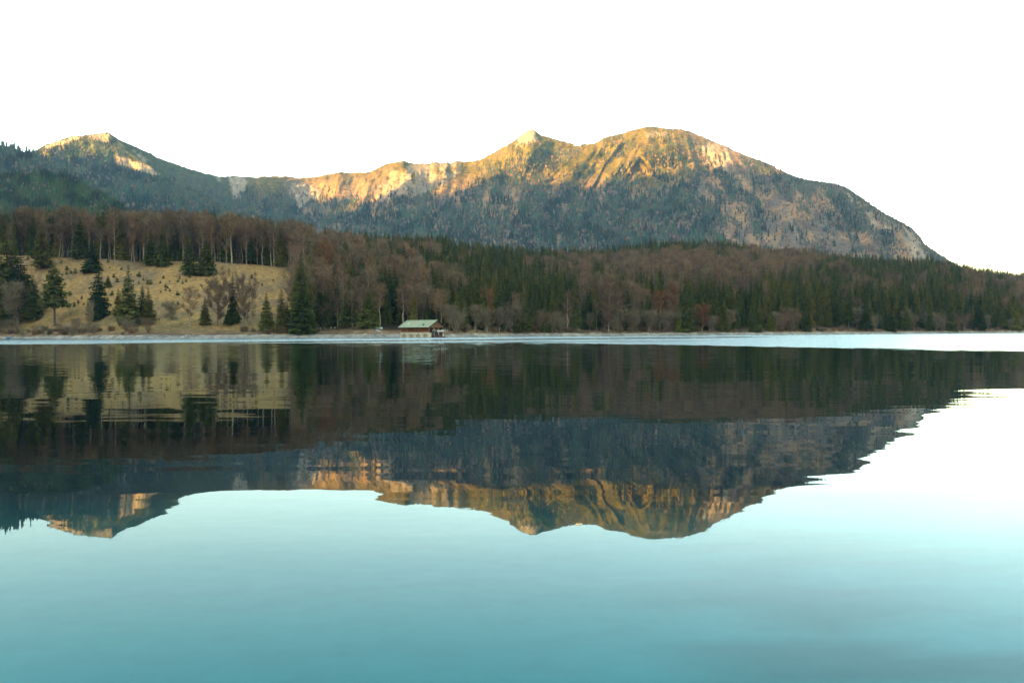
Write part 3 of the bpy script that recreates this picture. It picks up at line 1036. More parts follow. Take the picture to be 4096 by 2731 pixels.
def spruce_mesh(seed, mat, H=25.0, R=3.9, crown0=0.06, whorls=56, per=6, shape=0.85):
    r = random.Random(seed)
    tr = TB()
    lean = np.array([r.uniform(-0.2, 0.2), r.uniform(-0.2, 0.2), 0])
    tr.tube([np.array([0, 0, -1.2]), np.array([0, 0, H * 0.3]) + lean * 0.3, np.array([0, 0, H * 0.7]) + lean, np.array([0, 0, H * 0.985]) + lean], [0.34, 0.27, 0.13, 0.02], 6)
    cr = TB()
    for k in range(whorls):
        t = (k + r.uniform(-0.6, 0.6)) / whorls
        t = min(max(t, 0.0), 0.985)
        z0 = H * (crown0 + (1 - crown0) * t)
        prof = (1 - t) ** shape * (0.55 + 0.45 * min(1.0, (t + 0.03) / 0.13))
        n = max(4, int(per * (0.65 + 0.6 * (1 - t)) + r.uniform(-0.5, 1.0)))
        a00 = r.uniform(0, 6.28)
        for b in range(n):
            if r.random() < 0.05:
                continue
            a = a00 + 6.283 * b / n + r.uniform(-0.3, 0.3)
            z0 = H * (crown0 + (1 - crown0) * t) + r.uniform(-0.45, 0.45) * (1 - t)
            l = max(0.35, R * prof * r.uniform(0.68, 1.2))
            dr = np.array([math.cos(a), math.sin(a), 0])
            sd = np.array([-math.sin(a), math.cos(a), 0])
            base = np.array([0, 0, z0]) + lean * (z0 / H)
            up = 0.22 * t - 0.05
            drop = r.uniform(0.25, 0.6) * (1 - 0.6 * t)
            c, lft, rgt = [], [], []
            for q, (s_, wv) in enumerate(((0.02, 0.06), (0.35, 0.33), (0.7, 0.33), (1.0, 0.06))):
                zz = l * (up * s_ * 2 - drop * s_ * s_) + (0.10 * l if s_ == 1.0 else 0)
                p = base + dr * l * s_ + np.array([0, 0, zz])
                wl_ = l * wv * r.uniform(0.7, 1.35)
                wr_ = l * wv * r.uniform(0.7, 1.35)
                sag = -0.30 * l * wv - r.uniform(0, 0.12) * l
                c.append(p)
                lft.append(p + sd * wl_ + np.array([0, 0, sag]))
                rgt.append(p - sd * wr_ + np.array([0, 0, sag]))
            for q in range(3):
                if r.random() < 0.93:
                    cr.tri(c[q], c[q + 1], lft[q + 1])
                    cr.tri(c[q], lft[q + 1], lft[q])
                if r.random() < 0.93:
                    cr.tri(c[q], rgt[q], rgt[q + 1])
                    cr.tri(c[q], rgt[q + 1], c[q + 1])
            for q in range(2):            # hanging sprays
                s_ = r.uniform(0.25, 0.98)
                p = base + dr * l * s_ + np.array([0, 0, l * (up * s_ * 2 - drop * s_ * s_)]) + sd * r.uniform(-0.22, 0.22) * l
                w = 0.13 * l + 0.12
                dn = np.array([r.uniform(-0.1, 0.1), r.uniform(-0.1, 0.1), -r.uniform(0.18, 0.42) * l - 0.15])
                o = (sd * math.cos(q * 2.0) + dr * math.sin(q * 2.0)) * w
                cr.tri(p - o, p + o, p + dn + dr * 0.06 * l)
    cr.tri(np.array([-0.10, 0, H * 0.96]) + lean, np.array([0.10, 0, H * 0.96]) + lean, np.array([0, 0, H]) + lean)
    return tr.mesh('trunk', M_bark), cr.mesh('crown', mat)


def beech_mesh(seed, mat, H=24.0, R=4.3, clear=0.32, stems=1, twigs=1150, bark=None, leaf=0, tw=0.075, tl=1.7, flat=0.0):
    """bare broadleaf: trunk and limbs as tubes, twig cloud as fine slivers; leaf > 0 adds withered leaves"""
    r = random.Random(seed)
    tr, cr = TB(), TB()
    ends = []

    def grow(p, d, l, rad, depth, maxd):
        pts, rads = [p], [rad]
        q = p
        n = 3 if depth < 2 else 2
        for k in range(n):
            d = d + np.array([r.gauss(0, 0.12), r.gauss(0, 0.12), 0.05 + 0.06 * depth])
            d = d / np.linalg.norm(d)
            q = q + d * l / n
            pts.append(q)
            rads.append(rad * (1 - 0.55 * (k + 1) / n))
            if depth >= 1:
                ends.append((q, d, depth))
        (tr if depth < 2 else cr).tube(pts, rads, 4 if depth < 2 else 3)
        if depth < maxd:
            for k in range(r.choice((3, 3, 4)) if depth else 4):
                i = r.randint(max(1, len(pts) - 2), len(pts) - 1) if depth else len(pts) - 1
                a = r.uniform(0, 6.28)
                out = np.array([math.cos(a), math.sin(a), r.uniform(0.1, 0.7)])
                nd = d * 0.6 + out * r.uniform(0.5, 0.9)
                grow(pts[i], nd / np.linalg.norm(nd), l * r.uniform(0.55, 0.8), rads[i] * 0.62, depth + 1, maxd)
    for s in range(stems):
        off = np.array([r.uniform(-1, 1), r.uniform(-1, 1), 0]) * (0 if stems == 1 else R * 0.35)
        top = off * (1 if stems == 1 else 2.0) + np.array([r.uniform(-0.6, 0.6), r.uniform(-0.6, 0.6), H * 0.9])
        n = 7
        pts = [off * 0.3 + np.array([0, 0, -1.0])]
        for k in range(1, n + 1):
            f = k / n
            pts.append(off * 0.3 + (top - off * 0.3) * f + np.array([r.gauss(0, 0.18), r.gauss(0, 0.18), 0]) * (1 if k < n else 0))
        rad0 = 0.013 * H * (1.0 if stems == 1 else 0.62)
        tr.tube(pts, [rad0 * (1.25 if k == 0 else 1 - 0.9 * k / n) for k in range(n + 1)], 6)
        nl = int((13 if stems == 1 else 8))
        for k in range(nl):
            f = clear + (0.94 - clear) * (k + r.uniform(0, 0.7)) / nl
            i = min(int(f * n), n - 1)
            p = pts[i] + (pts[i + 1] - pts[i]) * (f * n - i)
            a = k * 2.4 + r.uniform(-0.5, 0.5)
            env = math.sin(math.pi * min(1, max(0.02, (f - clear * 0.75) / (1.12 - clear * 0.75)))) ** 0.6
            l = R * 0.75 * env * r.uniform(0.75, 1.15)
            d = np.array([math.cos(a), math.sin(a), r.uniform(0.45, 1.1) * (1 - flat)])
            grow(p, d / np.linalg.norm(d), max(l, 0.8), rad0 * 0.42 * (1.1 - f * 0.7), 1, 2)
    for k in range(twigs):
        q, d, dep = ends[r.randrange(len(ends))]
        a, e = r.uniform(0, 6.28), r.uniform(-0.25, 0.9)
        dd = d * 0.5 + np.array([math.cos(a) * math.cos(e), math.sin(a) * math.cos(e), math.sin(e)])
        dd /= np.linalg.norm(dd)
        l = tl * r.uniform(0.5, 1.25)
        st = q + np.array([r.gauss(0, 0.45), r.gauss(0, 0.45), r.gauss(0, 0.45)])
        sd = np.cross(dd, np.array([r.gauss(0, 1), r.gauss(0, 1), r.gauss(0, 1)]))
        sd = sd / (np.linalg.norm(sd) + 1e-9) * tw * r.uniform(0.6, 1.3)
        cr.tri(st - sd, st + sd, st + dd * l)
        if leaf and r.random() < leaf:
            for _ in range(2):
                c = st + dd * l * r.uniform(0.2, 1.0) + np.array([r.gauss(0, 0.3), r.gauss(0, 0.3), r.gauss(0, 0.3)])
                u = np.array([r.gauss(0, 1), r.gauss(0, 1), r.gauss(0, 1)])
                w = np.array([r.gauss(0, 1), r.gauss(0, 1), r.gauss(0, 1)])
                u, w = u / np.linalg.norm(u) * 0.28, w / np.linalg.norm(w) * 0.28
                cr.tri(c - u, c + u * 0.6 + w, c - w)
    return tr.mesh('trunk', bark or M_pale), cr.mesh('crown', mat)


def shrub_mesh(seed, mat, n=320, H=3.0, R=1.7):
    r = random.Random(seed)
    t = TB()
    for k in range(n):
        a = r.uniform(0, 6.28)
        rr = R * math.sqrt(r.random()) * 0.8
        base = np.array([math.cos(a) * rr * 0.6, math.sin(a) * rr * 0.6, r.uniform(-0.2, 0.5) * H * 0.8])
        top = np.array([math.cos(a) * rr * 1.15 + r.gauss(0, 0.25), math.sin(a) * rr * 1.15 + r.gauss(0, 0.25), base[2] + H * r.uniform(0.25, 0.6) * (1.1 - 0.4 * rr / R)])
        sd = np.array([math.cos(a + 1.57 + r.gauss(0, 0.8)), math.sin(a + 1.57 + r.gauss(0, 0.8)), 0]) * r.uniform(0.04, 0.10)
        t.tri(base - sd, base + sd, top)
    return t.mesh('shrub', mat)


VAR = {}
VAR['spruce'] = [spruce_mesh(100 + k, M_spruce, R=rr, crown0=c0, shape=sh) for k, (rr, c0, sh) in enumerate([(3.6, 0.05, 0.85), (4.2, 0.04, 0.95), (3.1, 0.10, 0.75), (3.8, 0.16, 0.8), (3.3, 0.03, 0.7)])]
VAR['olive_spruce'] = [spruce_mesh(120 + k, M_spruce_o, R=rr, crown0=c0, shape=sh) for k, (rr, c0, sh) in enumerate([(3.6, 0.05, 0.85), (4.2, 0.04, 0.95), (3.1, 0.10, 0.75), (3.8, 0.16, 0.8), (3.3, 0.03, 0.7)])]
VAR['yellow_spruce'] = [spruce_mesh(140, M_spruce_y, R=4.2, crown0=0.05, shape=0.8)]
VAR['pine'] = [spruce_mesh(150, M_spruce, R=4.6, crown0=0.36, shape=0.6, whorls=34)]
VAR['beech'] = [beech_mesh(200 + k, M_twig, R=rr, clear=cl) for k, (rr, cl) in enumerate([(4.3, 0.32), (5.0, 0.28), (3.6, 0.42), (4.4, 0.36), (3.9, 0.5)])]
VAR['round_beech'] = [beech_mesh(231, M_dtwig, H=18, R=9, clear=0.16, twigs=4600, flat=0.45, tw=0.095, bark=M_bark), beech_mesh(232, M_dtwig, H=18, R=8.5, clear=0.12, twigs=4000, flat=0.45, tw=0.085)]
VAR['grey_tree'] = [beech_mesh(240 + k, M_grey, H=14, R=3.6, clear=0.3, stems=st, twigs=1700, flat=0.2) for k, st in enumerate((1, 3, 4))]
VAR['brush'] = [beech_mesh(250 + k, m_, H=7, R=3.4, clear=0.04, stems=5, twigs=1000, tw=0.05, tl=1.3, flat=0.1) for k, m_ in enumerate((M_grey, M_twig, M_grey))]
VAR['rust_tree'] = [beech_mesh(260, M_rust, H=18, R=6.5, clear=0.2, twigs=1300, leaf=0.8), beech_mesh(261, M_rust, H=20, R=5.0, clear=0.25, twigs=1100, leaf=0.7)]
VAR['birch'] = [beech_mesh(270, M_grey, H=18, R=2.0, clear=0.35, twigs=500)]
HREF = {'spruce': 25, 'olive_spruce': 25, 'yellow_spruce': 25, 'pine': 25, 'beech': 24, 'round_beech': 18, 'grey_tree': 14, 'brush': 7, 'rust_tree': 18, 'birch': 18}
NAMES = {'spruce': 'spruce_tree', 'olive_spruce': 'spruce_tree', 'yellow_spruce': 'spruce_tree', 'pine': 'pine_tree', 'beech': 'beech_tree', 'round_beech': 'broadleaf_tree', 'grey_tree': 'bare_tree', 'brush': 'bare_tree', 'rust_tree': 'oak_tree', 'birch': 'birch_tree'}
SRC_OBJ = {}


def add_tree(kind, var, P, h, wscale, label, group=None, rot=None):
    tm, cm = VAR[kind][var % len(VAR[kind])]
    o = empty(NAMES[kind], P, label, 'tree', group)
    s = h / HREF[kind]
    o.scale = (s * wscale, s * wscale, s)
    o.rotation_euler = (0, 0, rot if rot is not None else random.uniform(0, 6.28))
    t = link('trunk', tm, None, o)
    c = link('crown', cm, None, o)
    SRC_OBJ.setdefault((kind, var), (t, c))
    return o


def find_D(px, py, lo=8.0):
    """distance at which the ground in column px shows at height py"""
    Ds = float(f_Ds(px))
    D = np.linspace(Ds + lo, float(f_Dr(px)) + 60, 500)
    z = ground_profile(np.full(500, px), D)
    p = np.stack([(px - 2048) / F * D, D, z], -1)
    _, yy = proj(p)
    k = np.nonzero(yy <= py)[0]
    return float(D[k[0]]) if len(k) else float(D[-1])


# hand-placed trees: kind, variant, px, top py, foot py, crown width px, label
def z5(x, y):
    return x / 2.297, 820 + y / 2.297


def z6(x, y):
    return 1024 + x / 2.297, 820 + y / 2.297


def z7(x, y):
    return 2048 + x / 2.297, 900 + y / 2.297


def z8(x, y):
    return 3072 + x / 2.297, 900 + y / 2.297


HERO = [
    (z5, 'spruce', 4, 80, 225, 1075, 300, 'tallest dark spruce at the left edge of the picture'),
    (z5, 'spruce', 2, 205, 430, 1070, 300, 'broad dark spruce right of the tallest one at the left edge'),
    (z5, 'spruce', 4, 135, 330, 1078, 250, 'dark spruce between the tallest and the broad one at left'),
    (z5, 'spruce', 3, 35, 560, 1095, 260, 'low dense spruce in front of the tallest at the left edge'),
    (z5, 'spruce', 2, 305, 640, 1068, 190, 'dark spruce right of the broad one near the left edge'),
    (z5, 'spruce', 4, 10, 450, 1090, 300, 'olive spruce cut by the left edge of the picture'),
    (z5, 'spruce', 2, 395, 180, 590, 190, 'spruce standing on the upper left meadow near the wood'),
    (z5, 'pine', 0, 505, 550, 1110, 240, 'olive pine with bare lower trunks on the left lower meadow'),
    (z5, 'spruce', 0, 745, 110, 490, 170, 'tall spruce at the left end of the beech trunks on the meadow edge'),
    (z5, 'spruce', 1, 850, 330, 620, 180, 'bushy dark spruce on the meadow in front of the wood edge'),
    (z5, 'spruce', 4, 905, 540, 1050, 190, 'narrow column-shaped dark spruce on the lower left meadow'),
    (z5, 'spruce', 3, 995, 650, 765, 85, 'small dark spruce tucked behind the narrow column-shaped spruce'),
    (z5, 'spruce', 0, 1180, 550, 1110, 200, 'big olive spruce with pale trunk in the middle of the left shore'),
    (z5, 'spruce', 2, 1090, 760, 1040, 100, 'slim dark spruce touching the left side of the big olive one'),
    (z5, 'spruce', 1, 1310, 720, 1090, 150, 'dark spruce right of the big olive one on the left shore'),
    (z5, 'spruce', 2, 1370, 760, 1095, 130, 'rightmost dark spruce of the clump on the left shore'),
    (z5, 'spruce', 0, 1390, 235, 555, 130, 'left one of the close spruce pair at the meadow edge'),
    (z5, 'spruce', 1, 1500, 195, 562, 150, 'right one of the close spruce pair at the meadow edge'),
    (z5, 'spruce', 4, 1745, 270, 642, 140, 'olive spruce standing alone on the upper meadow, left of two'),
    (z5, 'spruce', 1, 1895, 290, 646, 190, 'wide dark spruce on the upper meadow, right of two'),
    (z5, 'spruce', 0, 2145, 620, 1085, 120, 'spruce rising behind the round brown tree on the shelf'),
    (z5, 'spruce', 1, 1885, 830, 1105, 110, 'short dark spruce left of the round brown tree'),
    (z5, 'spruce', 3, 2100, 950, 1112, 90, 'low dark spruce under the right side of the round brown tree'),
    (z5, 'grey_tree', 2, 170, 735, 1155, 270, 'bare grey tree with several leaning pale stems at the left shore'),
    (z5, 'grey_tree', 0, 825, 900, 1160, 90, 'thin pale bare tree left of the column-shaped spruce'),
    (z5, 'grey_tree', 1, 1570, 890, 1125, 160, 'small bare tree standing alone on the lower meadow'),
    (z5, 'beech', 1, 1740, 745, 1120, 240, 'pale grey bare tree left of the short dark spruce'),
    (z5, 'round_beech', 0, 2000, 685, 1115, 270, 'round brown broadleaf tree with thick dark trunk on the shelf'),
    (z5, 'round_beech', 1, 2265, 690, 1118, 230, 'loose brown bare tree right of the round brown tree'),
    (z5, 'birch', 0, 2322, 860, 1145, 70, 'slender white-stemmed birch on the brown shore shelf'),
    (z6, 'spruce', 0, 100, 800, 1165, 145, 'conical fresh green spruce left of the pair by the shore'),
    (z6, 'spruce', 4, 240, 770, 1172, 130, 'slim pointed dark spruce beside the conical green one'),
    (z6, 'spruce', 3, 290, 890, 1168, 90, 'short dark spruce between the slim one and the largest one'),
    (z6, 'spruce', 2, 420, 450, 1120, 210, 'tall olive spruce rising behind the largest shore spruce'),
    (z6, 'spruce', 1, 430, 670, 1195, 260, 'largest broad spruce standing right at the water left of the boathouse'),
    (z6, 'spruce', 0, 845, 705, 1120, 180, 'olive green spruce, left of the two broad ones before the clearing'),
    (z6, 'spruce', 3, 920, 760, 1110, 90, 'dark spruce squeezed between the two broad olive ones'),
    (z6, 'spruce', 1, 1030, 745, 1130, 190, 'broad green spruce, right of two, above the clearing'),
    (z6, 'spruce', 4, 1235, 675, 1085, 150, 'bright green spruce left of the boathouse roof'),
    (z6, 'spruce', 0, 1650, 760, 1120, 130, 'dark spruce directly behind the boathouse ridge'),
    (z6, 'spruce', 2, 1805, 900, 1160, 100, 'small dark spruce just right of the boathouse'),
    (z6, 'spruce', 1, 635, 750, 1110, 110, 'ivy-dark spruce behind the picnic bench'),
    (z6, 'spruce', 1, 960, 455, 800, 110, 'bluish spruce among brown crowns on the slope above the clearing'),
    (z6, 'spruce', 0, 1155, 350, 760, 100, 'dark spruce high on the slope among brown crowns'),
    (z6, 'spruce', 1, 2200, 600, 1080, 160, 'blue-green spruce on the lower slope right of the boathouse'),
    (z6, 'rust_tree', 0, 655, 380, 850, 210, 'rust-orange broadleaf tree on the slope beside the meadow'),
    (z6, 'beech', 2, 1400, 830, 1100, 160, 'pale bare tree with curving limb behind the boathouse roof'),
    (z6, 'grey_tree', 1, 1500, 745, 1095, 230, 'ivy-clad bare tree behind the middle of the boathouse roof'),
    (z6, 'beech', 0, 1740, 900, 1150, 150, 'light-stemmed bare tree at the right end of the boathouse'),
    (z6, 'round_beech', 0, 1255, 490, 960, 250, 'wide pale bare crown on the slope left above the boathouse'),
    (z6, 'rust_tree', 1, 2135, 810, 1150, 170, 'reddish leafy tree at the shore wood right of the boathouse'),
    (z6, 'beech', 3, 650, 900, 1130, 160, 'thin white bare tree beside the picnic bench'),
    (z7, 'round_beech', 1, 890, 570, 985, 260, 'large round bare crown standing out in the middle of the wood'),
    (z7, 'rust_tree', 0, 1750, 755, 985, 220, 'round rust-red tree at the water right of the middle'),
    (z7, 'rust_tree', 1, 1480, 580, 960, 130, 'upper dark rust tree left of the olive column spruce'),
    (z7, 'rust_tree', 1, 1360, 640, 970, 200, 'lower dark rust tree left of the olive column spruce'),
    (z7, 'grey_tree', 1, 1625, 860, 988, 90, 'whitish bare bush-tree touching the round rust-red tree'),
    (z7, 'grey_tree', 0, 1110, 800, 985, 150, 'pale grey bare tree with forked stem at the middle shore'),
    (z7, 'grey_tree', 2, 1250, 810, 985, 170, 'clump of grey stems at the middle shore'),
    (z7, 'beech', 2, 510, 590, 985, 150, 'slender tan beech among spruces on the shore left of the middle'),
    (z7, 'spruce', 4, 1600, 600, 985, 130, 'tall olive column spruce beside the round rust-red tree'),
    (z7, 'yellow_spruce', 0, 1535, 720, 985, 70, 'narrow yellow-green spruce in front of the olive column spruce'),
    (z7, 'spruce', 1, 1065, 600, 960, 140, 'dark wide spruce right of the large round bare crown'),
    (z7, 'spruce', 3, 1260, 640, 940, 100, 'black-green spruce above the grey stems at the middle shore'),
    (z7, 'spruce', 0, 310, 720, 985, 110, 'fresh green pointed spruce on the shore left of the middle'),
    (z7, 'spruce', 2, 130, 620, 985, 110, 'bright green spruce near the shore, second from the boathouse side'),
    (z7, 'spruce', 4, 40, 760, 988, 90, 'small olive spruce near the shore, first from the boathouse side'),
    (z7, 'spruce', 0, 1950, 670, 985, 110, 'pointed grey-green spruce right of the round rust-red tree'),
    (z7, 'spruce', 1, 2240, 690, 985, 130, 'dark layered spruce on the shore before the brown clearing'),
    (z7, 'spruce', 3, 590, 650, 980, 110, 'olive spruce right of the slender tan beech'),
    (z8, 'yellow_spruce', 0, 25, 780, 975, 85, 'yellow-green young spruce at the left side of the brown clearing'),
    (z8, 'yellow_spruce', 0, 255, 830, 968, 60, 'smallest yellow-green spruce on the brown clearing'),
    (z8, 'spruce', 1, 360, 780, 985, 95, 'single grey-green spruce in front of the brown clearing'),
    (z8, 'spruce', 2, 295, 810, 960, 60, 'thin green spruce right of the smallest yellow one'),
    (z8, 'spruce', 0, 1490, 735, 980, 95, 'pointed pale green spruce on the right shore'),
    (z8, 'spruce', 4, 1675, 700, 980, 110, 'olive spruce right of the pointed pale green one'),
    (z8, 'pine', 0, 740, 700, 970, 130, 'loose-crowned pine right of the brown clearing'),
    (z8, 'spruce', 3, 900, 760, 980, 120, 'brown-green spruce right of the loose-crowned pine'),
    (z8, 'spruce', 1, 1120, 760, 985, 130, 'dark bushy spruce in the middle of the right shore'),
    (z8, 'spruce', 2, 1270, 750, 980, 90, 'slim olive spruce left of the pointed pale green one'),
    (z8, 'yellow_spruce', 0, 2275, 650, 975, 100, 'yellow-green spruce near the right edge of the picture'),
    (z8, 'spruce', 0, 1940, 720, 980, 120, 'dull green spruce left of the one at the right edge'),
]
HEROPOS = []
for (zf, kind, var, x, t, b, w, label) in HERO:
    if kind == 'spruce' and any(q in label.split(' spruce')[0] + ' spruce' for q in ('olive', 'fresh green', 'bright green', 'pale green', 'broad green', 'thin green', 'conical')):
        kind = 'olive_spruce'
    px, tp = zf(x, t)
    _, bp = zf(x, b)
    D = find_D(px, bp, 9.0)
    X = (px - 2048) / F * D
    Z = float(ground_profile(px, D))
    h = (bp - tp) / F * D + 0.2
    wref = {'spruce': [7.2, 8.4, 6.2, 7.6, 6.6], 'olive_spruce': [7.2, 8.4, 6.2, 7.6, 6.6], 'yellow_spruce': [8.4], 'pine': [9.2], 'beech': [9.6, 11, 8, 9.6, 8.5], 'round_beech': [16, 15], 'grey_tree': [8, 8.5, 9], 'rust_tree': [14, 11.5], 'birch': [5]}[kind][var]
    ww = (w / 2.297) / F * D / (wref * h / HREF[kind]) * (1.25 if 'spruce' in kind or kind == 'pine' else 1.1)
    add_tree(kind, var, (X, D, Z - 0.1), h, min(max(ww, 0.5), 2.2), label)
    HEROPOS.append((px, D, tp, w / 2.297))
for kind, vs in VAR.items():          # make sure every variant exists as a tree before the mass is scattered
    pass


# ------------------------------------------------------------------ the near wood
SPR_BLOBS = [(2650, 1015, 300, 26, .55), (3000, 990, 160, 30, .45), (1450, 940, 160, 30, .4), (1650, 965, 280, 45, .75), (2150, 1020, 300, 45, .8), (1900, 1130, 200, 80, .3), (2130, 1210, 190, 90, .45), (1400, 1050, 180, 60, -.3),
             (2560, 1090, 280, 50, -.5), (2850, 1118, 240, 50, -.5), (2400, 1030, 120, 30, .25), (3150, 1230, 220, 70, .4), (3300, 1015, 170, 35, .4), (3480, 1110, 280, 60, .2),
             (3700, 1240, 300, 60, .25), (3920, 1100, 200, 40, .35), (3150, 1090, 120, 50, -.4), (1700, 1250, 120, 60, -.2), (2800, 1270, 250, 40, .2), (1880, 1290, 100, 40, -.3)]


def spruceness(px, py):
    s = np.where(px < 1250, 0.50, np.where(px > 3000, 0.66, 0.62))
    for cx, cy_, rx, ry, v in SPR_BLOBS:
        s = s + v * np.exp(-((px - cx) / rx) ** 2 - ((py - cy_) / ry) ** 2)
    return s + 1.3 * (fbm(px / 45, py / 24, 3, 601) - 0.5) + RNG.uniform(-0.22, 0.22, np.shape(px))


def scatter_wood():
    pts = []
    x = -560.0
    xs = np.arange(-560, 800, 5.6)
    Ds_ = np.arange(410, 1500, 6.6)
    X, D = np.meshgrid(xs, Ds_)
    X = (X + RNG.uniform(-2.6, 2.6, X.shape)).ravel()
    D = (D + RNG.uniform(-3.2, 3.2, D.shape)).ravel()
    px = 2048 + F * X / D
    Ds, Dr, De = f_Ds(px), f_Dr(px), f_De(px)
    ok = (px > -160) & (px < 4260) & (D > Ds + 17) & (D < Dr + 90)
    mead = (px < MEADOW_R + 220 * (fbm(D / 18, D * 0, 3, 9) - 0.5)) & (D < De + 2)
    ok &= ~mead
    ok &= ~((px > 1240) & (px < 1600) & (D < Ds + 34))
    ok &= ~((px > 3190) & (px < 3420) & (D < Ds + 40))
    # thinner along the very shore
    ok &= (D > Ds + 24) | (RNG.uniform(0, 1, len(px)) < 0.6)
    X, D, px = X[ok], D[ok], px[ok]
    Z = ground_profile(px, D)
    _, py = proj(np.stack([X, D, Z + 10], -1))
    sp = spruceness(px, py) > 0.5
    edge = (px < 1250) & (D < f_De(px) + 26)
    sp &= ~(edge & (RNG.uniform(0, 1, len(px)) < 0.5))
    left = px < 1250
    h = np.where(left, RNG.uniform(20, 33, len(px)), RNG.uniform(14, 28, len(px)))
    h *= np.where((~left) & (D - f_Ds(px) < 50), RNG.uniform(0.55, 0.95, len(px)), 1.0)
    h = np.where(left & (D > f_Dr(px) - 20), h * 0.95, h)
    return X, D, Z, px, sp, h


WX, WD, WZ, WPX, WSP, WH = scatter_wood()


def rank_visible():
    """how much of each tree shows in front of the others (column envelope, near to far)"""
    env = np.full(1100, 1400.0)
    vis = np.zeros(len(WX))
    items = [(WD[i], i) for i in range(len(WX))] + [(hp[1], -k - 1) for k, hp in enumerate(HEROPOS)]
    items.sort()
    tops = proj(np.stack([WX, WD, WZ + WH], -1))[1]
    feet = proj(np.stack([WX, WD, WZ], -1))[1]
    for d, i in items:
        if i >= 0:
            px, top, w = WPX[i], tops[i], (0.30 if WSP[i] else 0.36) * WH[i] / d * F
            conic = WSP[i]
            fy = feet[i]
        else:
            px, _, top, w = HEROPOS[-i - 1]
            conic, fy = True, top + 150
        c0, c1 = int((px - w / 2) / 4), int((px + w / 2) / 4) + 1
        if c1 < 0 or c0 >= 1024:
            continue
        for c in range(max(c0, 0), min(c1, 1023) + 1):
            f = abs(c * 4 - px) / (w / 2 + 1e-6)
            if f > 1:
                continue
            tp = top + (fy - top) * (f * 0.85 if conic else 0.35 * f * f)
            if tp < env[c]:
                if i >= 0:
                    vis[i] += min(env[c], fy) - tp
                env[c] = tp
    return vis


VIS = rank_visible()
order_s = [i for i in np.argsort(-VIS) if WSP[i]][:232]
order_b = [i for i in np.argsort(-VIS) if not WSP[i]][:262]


HLAB = [(hp[0], hp[2] + 40, h[7]) for hp, h in zip(HEROPOS, HERO) if len(h[7].split()) <= 9]


def near_phrase(px, py, vert):
    """where a tree stands, told by the nearest tree with a name of its own"""
    q = min(HLAB, key=lambda t: ((t[0] - px) / 1.0) ** 2 + ((t[1] - py) / 1.0) ** 2)
    dx, dy = px - q[0], py - q[1]
    if dy < -45 and abs(dx) < 60:
        w = 'above'
    elif dy < -45:
        w = 'up left of' if dx < 0 else 'up right of'
    else:
        w = 'left of' if dx < 0 else 'right of'
    return w + ' the ' + q[2], q[2]


chosen = set()
for i in list(order_s) + list(order_b):
    chosen.add(int(i))
    hh = float(WH[i])
    _, tpy = proj(np.array([WX[i], WD[i], WZ[i] + hh * 0.8]))
    ph, hero = near_phrase(float(WPX[i]), float(tpy), 0)
    kind, var = ('spruce' if WSP[i] else 'beech'), int(i) % 5
    size = 'tall' if hh > 23 else 'short'
    what = 'spruce' if WSP[i] else 'beech'
    lab = f'{size} {what} {ph}'
    grp = f'{size} {what} trees {ph}'
    add_tree(kind, var, (float(WX[i]), float(WD[i]), float(WZ[i]) - 0.15), hh, random.uniform(0.8, 1.4), lab, grp)


